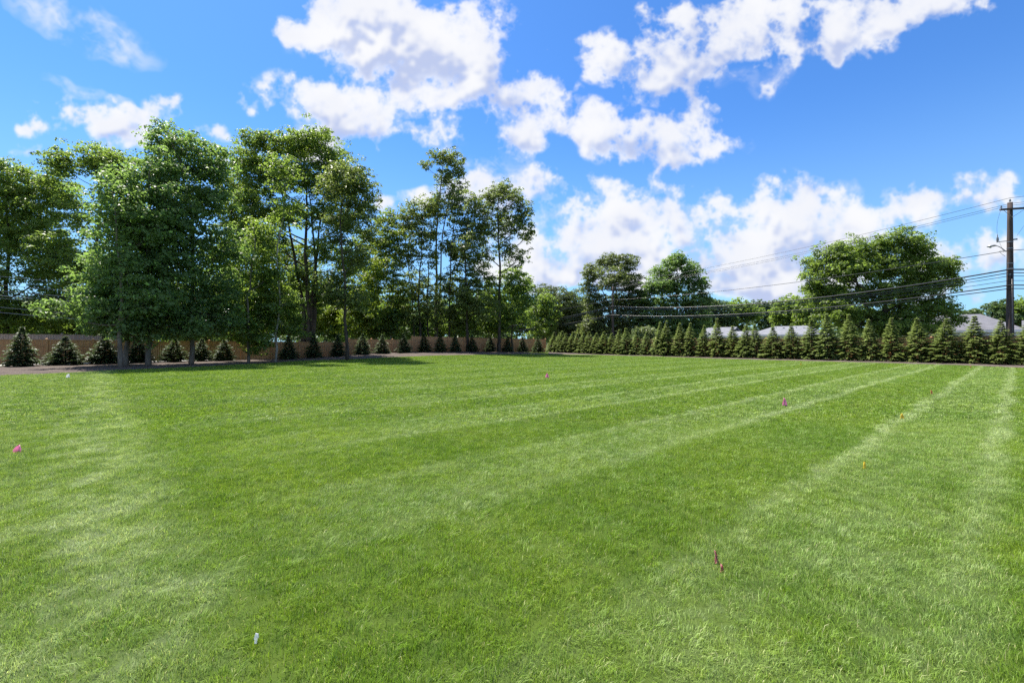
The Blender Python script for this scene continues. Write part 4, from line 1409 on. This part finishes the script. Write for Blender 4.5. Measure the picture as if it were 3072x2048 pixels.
def wire(label, dp, zs, rad, sag, mat, group='wires along the street', qs=None, p=None, name='power_line'):
    qs = qs or (PC_Q, PA_Q, PB_Q, PD_Q)
    pts = []
    for a in range(len(qs) - 1):
        n = 22
        for i in range(n + (1 if a == len(qs) - 2 else 0)):
            t = i / n
            q = qs[a] + (qs[a + 1] - qs[a]) * t
            z = zs[a] + (zs[a + 1] - zs[a]) * t - sag * 4 * t * (1 - t)
            pts.append(wpt((p or POLE_P) + dp, q, z))
    pts = np.array(pts)
    b = MB(); b.tube(pts - pts[0], rad, 5)
    o = b.build(name, M[mat], None, True)
    o.location = pts[0]
    return tag(o, label, 'wire', group)


wire('highest thin wire running off the left end of the near crossarm', -.42, (12.0, 12.2, 9.05, 7.5), .014, .55, 'wire')
wire('highest thin wire running off the top of the near pole', 0, (12.5, 12.72, 9.55, 8.0), .014, .55, 'wire')
wire('thin wire from the right half of the near crossarm', .30, (12.0, 12.2, 9.05, 7.5), .013, .6, 'wire')
wire('lone wire meeting the near pole just below the street lamp', -.25, (8.6, 8.66, 7.35, 5.6), .024, .55, 'wire')
wire('thick uppermost cable of the bundle below the street lamp', -.27, (7.15, 7.2, 6.5, 4.6), .055, 1.15, 'wire', name='cable')
wire('second cable of the bundle, just under the thick uppermost one', -.26, (6.9, 6.95, 6.38, 4.4), .034, 1.2, 'wire', name='cable')
wire('thin third cable of the bundle below the lamp', -.26, (6.65, 6.7, 6.2, 4.2), .022, 1.1, 'wire', name='cable')
wire('thin fourth cable of the bundle below the lamp', -.26, (6.3, 6.35, 5.75, 4.0), .02, 1.0, 'wire', name='cable')
wire('thick cable second from the bottom of the bundle', -.27, (5.95, 6.0, 5.3, 3.7), .046, .95, 'wire', name='cable')
wire('lowest cable of the bundle on the poles', -.26, (5.7, 5.74, 5.05, 3.4), .034, .9, 'wire', name='cable')
# wires of the street behind the fence at far left
LW = [(823, .016, 'wire_al', 'topmost'), (848, .018, 'wire_al', 'second'), (866, .024, 'wire_al', 'third'), (873, .02, 'wire', 'fourth'), (880, .04, 'wire_al', 'thick fifth'), (888, .018, 'wire_al', 'sixth'),
      (915, .018, 'wire_al', 'seventh'), (931, .022, 'wire_al', 'lowest')]
for (y, rd, mt, w_) in LW:
    a = at(-260, 36.0, y - 22); b_ = at(720, 40.0, y + 48)
    t = np.linspace(0, 1, 26)[:, None]
    pts = a + (b_ - a) * t
    pts[:, 2] -= (.35 * 4 * t * (1 - t))[:, 0]
    m = MB(); m.tube(pts - pts[0], rd, 5)
    o = m.build('power_line', M[mt], None, True); o.location = pts[0]
    tag(o, '%s wire of the bundle crossing the trees at far left' % w_, 'wire', 'wires at far left')

# ------------------------------------------------------------------ houses
def gable_faces(x0, x1, y0, y1, ze, zr, hip0, hip1, th=.18, ov=.5):
    """roof solid: ridge along x; hip0/hip1 inset the ridge at either end"""
    x0 -= ov; x1 += ov; y0 -= ov; y1 += ov
    ym = (y0 + y1) / 2
    vs = [(x0, y0, ze), (x1, y0, ze), (x1, y1, ze), (x0, y1, ze), (x0 + hip0, ym, zr), (x1 - hip1, ym, zr)]
    lo = [(x, y, z - th) for x, y, z in vs]
    f = [(0, 1, 5, 4), (2, 3, 4, 5), (1, 2, 5), (3, 0, 4)]
    fl = [tuple(6 + i for i in reversed(q)) for q in f]
    side = [(0, 6, 7, 1), (1, 7, 8, 2), (2, 8, 9, 3), (3, 9, 6, 0)]
    return vs + lo, f + fl + side


def house(name, label, p, q, blocks, roofm, wallm, chim=None, vents=()):
    x, y = XY(p, q)
    root = thing(name, (x, y, float(ground(x, y)) - .09), label, 'house', 'houses across the street', rz=math.atan2(DQ[1], DQ[0]))
    for (x0, x1, y0, y1, ze, zr, h0, h1, wins, door) in blocks:
        w_ = MB().box((x0, y0, 0), (x1, y1, ze - .02))
        # gable ends
        ym = (y0 + y1) / 2
        for (xx, hp) in ((x0, h0), (x1, h1)):
            if hp == 0:
                w_.add([(xx - .02, y0, ze - .0), (xx + .02, y0, ze), (xx - .02, y1, ze), (xx + .02, y1, ze), (xx - .02, ym, zr - .3), (xx + .02, ym, zr - .3)],
                       [(0, 2, 4), (1, 5, 3), (0, 4, 5, 1), (2, 3, 5, 4), (0, 1, 3, 2)])
        w_.build('wall', M[wallm], root)
        vs, fs = gable_faces(x0, x1, y0, y1, ze + .18, zr, h0, h1)
        rf = MB().add(vs, fs).build('roof', M[roofm], root)
        fa = MB()
        o_ = .5
        fa.box((x0 - o_ - .03, y0 - o_ - .04, ze - .12), (x1 + o_ + .03, y0 - o_ - .002, ze + .15))
        fa.box((x0 - o_ - .04, y0 - o_, ze - .12), (x0 - o_ - .002, y1 + o_, ze + .15))
        fa.box((x1 + o_ + .002, y0 - o_, ze - .12), (x1 + o_ + .04, y1 + o_, ze + .15))
        fa.build('fascia', M['white_paint'], root)
        so = MB().box((x0 - o_, y0 - o_, ze - .1), (x1 + o_, y0 - .002, ze - .06)); so.build('soffit', M['white_paint'], root)
        fz = MB().box((x0 - .01, y0 - .03, ze - .55), (x1 + .01, y0 - .003, ze - .101)); fz.build('frieze_board', M['white_paint'], root)
        for wx in wins:
            wn = MB()
            for a, b in (((wx - .65, y0 - .06, 1.0), (wx + .65, y0 - .004, 1.08)), ((wx - .65, y0 - .06, 2.22), (wx + .65, y0 - .004, 2.3)), ((wx - .65, y0 - .06, 1.08), (wx - .57, y0 - .004, 2.22)),
                         ((wx + .57, y0 - .06, 1.08), (wx + .65, y0 - .004, 2.22)), ((wx - .03, y0 - .055, 1.08), (wx + .03, y0 - .004, 2.22))):
                wn.box(a, b)
            wo_ = wn.build('window', M['white_paint'], root)
            MB().box((wx - .57, y0 - .03, 1.08), (wx + .57, y0 - .02, 2.22)).build('pane', M['glass'], wo_)
        if door is not None:
            d_ = MB().box((door - .47, y0 - .05, .1), (door + .47, y0 - .004, 2.15)).build('door', M['door'], root)
            MB().box((door + .33, y0 - .1, 1.05), (door + .4, y0 - .052, 1.15)).build('handle', M['galv'], d_)
    for (vx, vy, vz) in vents:
        MB().tube([(vx, vy, vz - .3), (vx, vy, vz + .35)], .06, 8).box((vx + 1.2, vy - .15, vz - .2), (vx + 1.5, vy + .15, vz + .12)).build('roof_vent', M['galv'], root)
    if chim:
        cx, cy, z0, z1 = chim
        c = MB().box((cx - .42, cy - .42, z0), (cx + .42, cy + .42, z1)); c.box((cx - .48, cy - .48, z1 + .001), (cx + .48, cy + .48, z1 + .12)); c.box((cx - .2, cy - .2, z1 + .121), (cx + .2, cy + .2, z1 + .35))
        c.build('chimney', M['brick'], root)
    return root


house('ranch_house', 'brick ranch house with grey hipped roof beyond the conifers at right', 84, 0,
      [(-13, .2, 0, 10, 3.1, 5.55, 0, 4.2, (-11, -8, -4.5), -6.4), (.75, 13, 1.2, 9, 3.0, 4.55, 0, 2.5, (1.9, 3.5, 6, 9), None)], 'roof', 'brick', (-6.6, 5, 4.8, 6.3), ((-5.2, 3.4, 4.75), (4.5, 4.0, 4.1)))
house('ranch_house', 'long low house with pale roof seen between the conifer tips', 94, -30,
      [(-5, 5.5, 0, 9, 2.9, 4.75, 3.2, 2.5, (-3, 0, 3), 1.5), (-12, -5.6, 1, 8, 2.75, 3.9, 2, 0, (-10, -7.5), None)], 'roof_pale', 'pale_wall', None, ((-1.5, 3.2, 4.3), (2.0, 3.0, 4.2)))
house('small_house', 'small white gabled house left of the long pale roof', 98, -43.5,
      [(-3, 2.5, 0, 7, 2.9, 4.9, 0, 0, (-1.6, 1.2), None)], 'roof_pale', 'white_paint')

# ------------------------------------------------------------------ marker flags and litter on the lawn
def flag(label, x, y, mat, hgt=.26, wd=.11, fl=.16, lean=(0, 0), turn=0.0, group='marker flags on the lawn'):
    b0 = floor_at(x, y)
    root = thing('marker_flag', b0, label, 'marker flag', group, rz=turn)
    top = np.array((lean[0], lean[1], hgt))
    MB().tube([(0, 0, -.05), top * .5, top], .0022, 6).build('stake', M['galv'], root)
    # limp folded sheet hanging from the stake
    b = MB()
    n, k = 7, 5
    rgf = np.random.default_rng(int(x))
    for sgn in (-1, 1):
        G = np.empty((n, k, 3))
        for i in range(n):
            v = i / (n - 1)
            for j in range(k):
                u = j / (k - 1)
                ctr = top * (1 - v * fl / hgt)
                spread = wd * .5 * u * (.18 + .95 * math.sin(min(1, v * 1.25) * 1.7))
                G[i, j] = ctr + np.array((sgn * spread, -.6 * spread + .012 * math.sin(u * 5 + v * 4 + sgn), -.035 * u * v + .004 * rgf.normal()))
        off = np.array((0, .0016 * 1, 0))
        vs = np.concatenate([G.reshape(-1, 3), (G + off).reshape(-1, 3)])
        idx = np.arange(n * k).reshape(n, k); N = n * k
        fs = []
        for i in range(n - 1):
            for j in range(k - 1):
                q_ = (idx[i, j], idx[i, j + 1], idx[i + 1, j + 1], idx[i + 1, j])
                fs.append(q_); fs.append(tuple(N + z for z in reversed(q_)))
        ring = [idx[0, j] for j in range(k)] + [idx[i, k - 1] for i in range(1, n)] + [idx[n - 1, j] for j in range(k - 2, -1, -1)] + [idx[i, 0] for i in range(n - 2, 0, -1)]
        for a, c in zip(ring, ring[1:] + ring[:1]):
            fs.append((c, a, a + N, c + N))
        b.add(vs, fs)
    b.build('flag_sheet', mat, root, True)
    return root


flag('pink flag on the lawn at far left', 57, 1358, M['pink'], .12, .11, .10, (.01, 0))
flag('pink flag in the middle of the lawn, farthest of the pink ones', 1641, 1135, M['pink'], .25, .14, .19)
flag('pink flag right of centre on a pale mowing stripe', 2352, 1218, M['pink'], .22, .11, .19)
flag('upright faded pink flag in the near grass, the upper of the close pair', 2156, 1700, M['red'], .115, .024, .06, (-.02, .02))
flag('low faded red flag in the near grass, the lower of the close pair', 2166, 1716, M['red'], .06, .03, .045, (-.005, 0))
flag('yellow flag on the right, larger of the yellow ones', 2703, 1256, M['yellow'], .12, .085, .11, (.01, 0))
flag('small yellow flag deep in the pale turf nearer the camera', 2592, 1408, M['yellow'], .10, .04, .07)
flag('tiny yellow flag at the far edge of the lawn', 2402, 1097, M['yellow'], .22, .09, .14)
flag('small orange flag on the dark mowing stripe at right', 2793, 1182, M['orange'], .13, .07, .11)
flag('tiny orange flag by the mulch strip under the conifers', 2911, 1104, M['orange'], .16, .08, .12)
flag('white flag in the shade in front of the left trees', 207, 1134, M['white_film'], .20, .16, .16)
# scrap of white paper
b0 = floor_at(768, 1946)
sc = MB()
G = [(-.012, 0, .055), (.013, .002, .06), (.010, .004, .082), (-.006, .006, .084)]
G2 = [(x, y + .003, z) for x, y, z in G]
sc.add(G + G2, [(0, 1, 2, 3), (7, 6, 5, 4), (0, 4, 5, 1), (1, 5, 6, 2), (2, 6, 7, 3), (3, 7, 4, 0)])
sc.add([(-.008, .0, .03), (.004, -.002, .032), (.006, .001, .056), (-.01, .001, .054), (-.008, .004, .03), (.004, .002, .032), (.006, .005, .056), (-.01, .005, .054)],
       [(0, 1, 2, 3), (7, 6, 5, 4), (0, 4, 5, 1), (1, 5, 6, 2), (2, 6, 7, 3), (3, 7, 4, 0)])
o = sc.build('paper_scrap', M['white_film'])
o.location = b0
tag(o, 'tiny crumpled white paper scrap caught in the near grass', 'paper scrap')
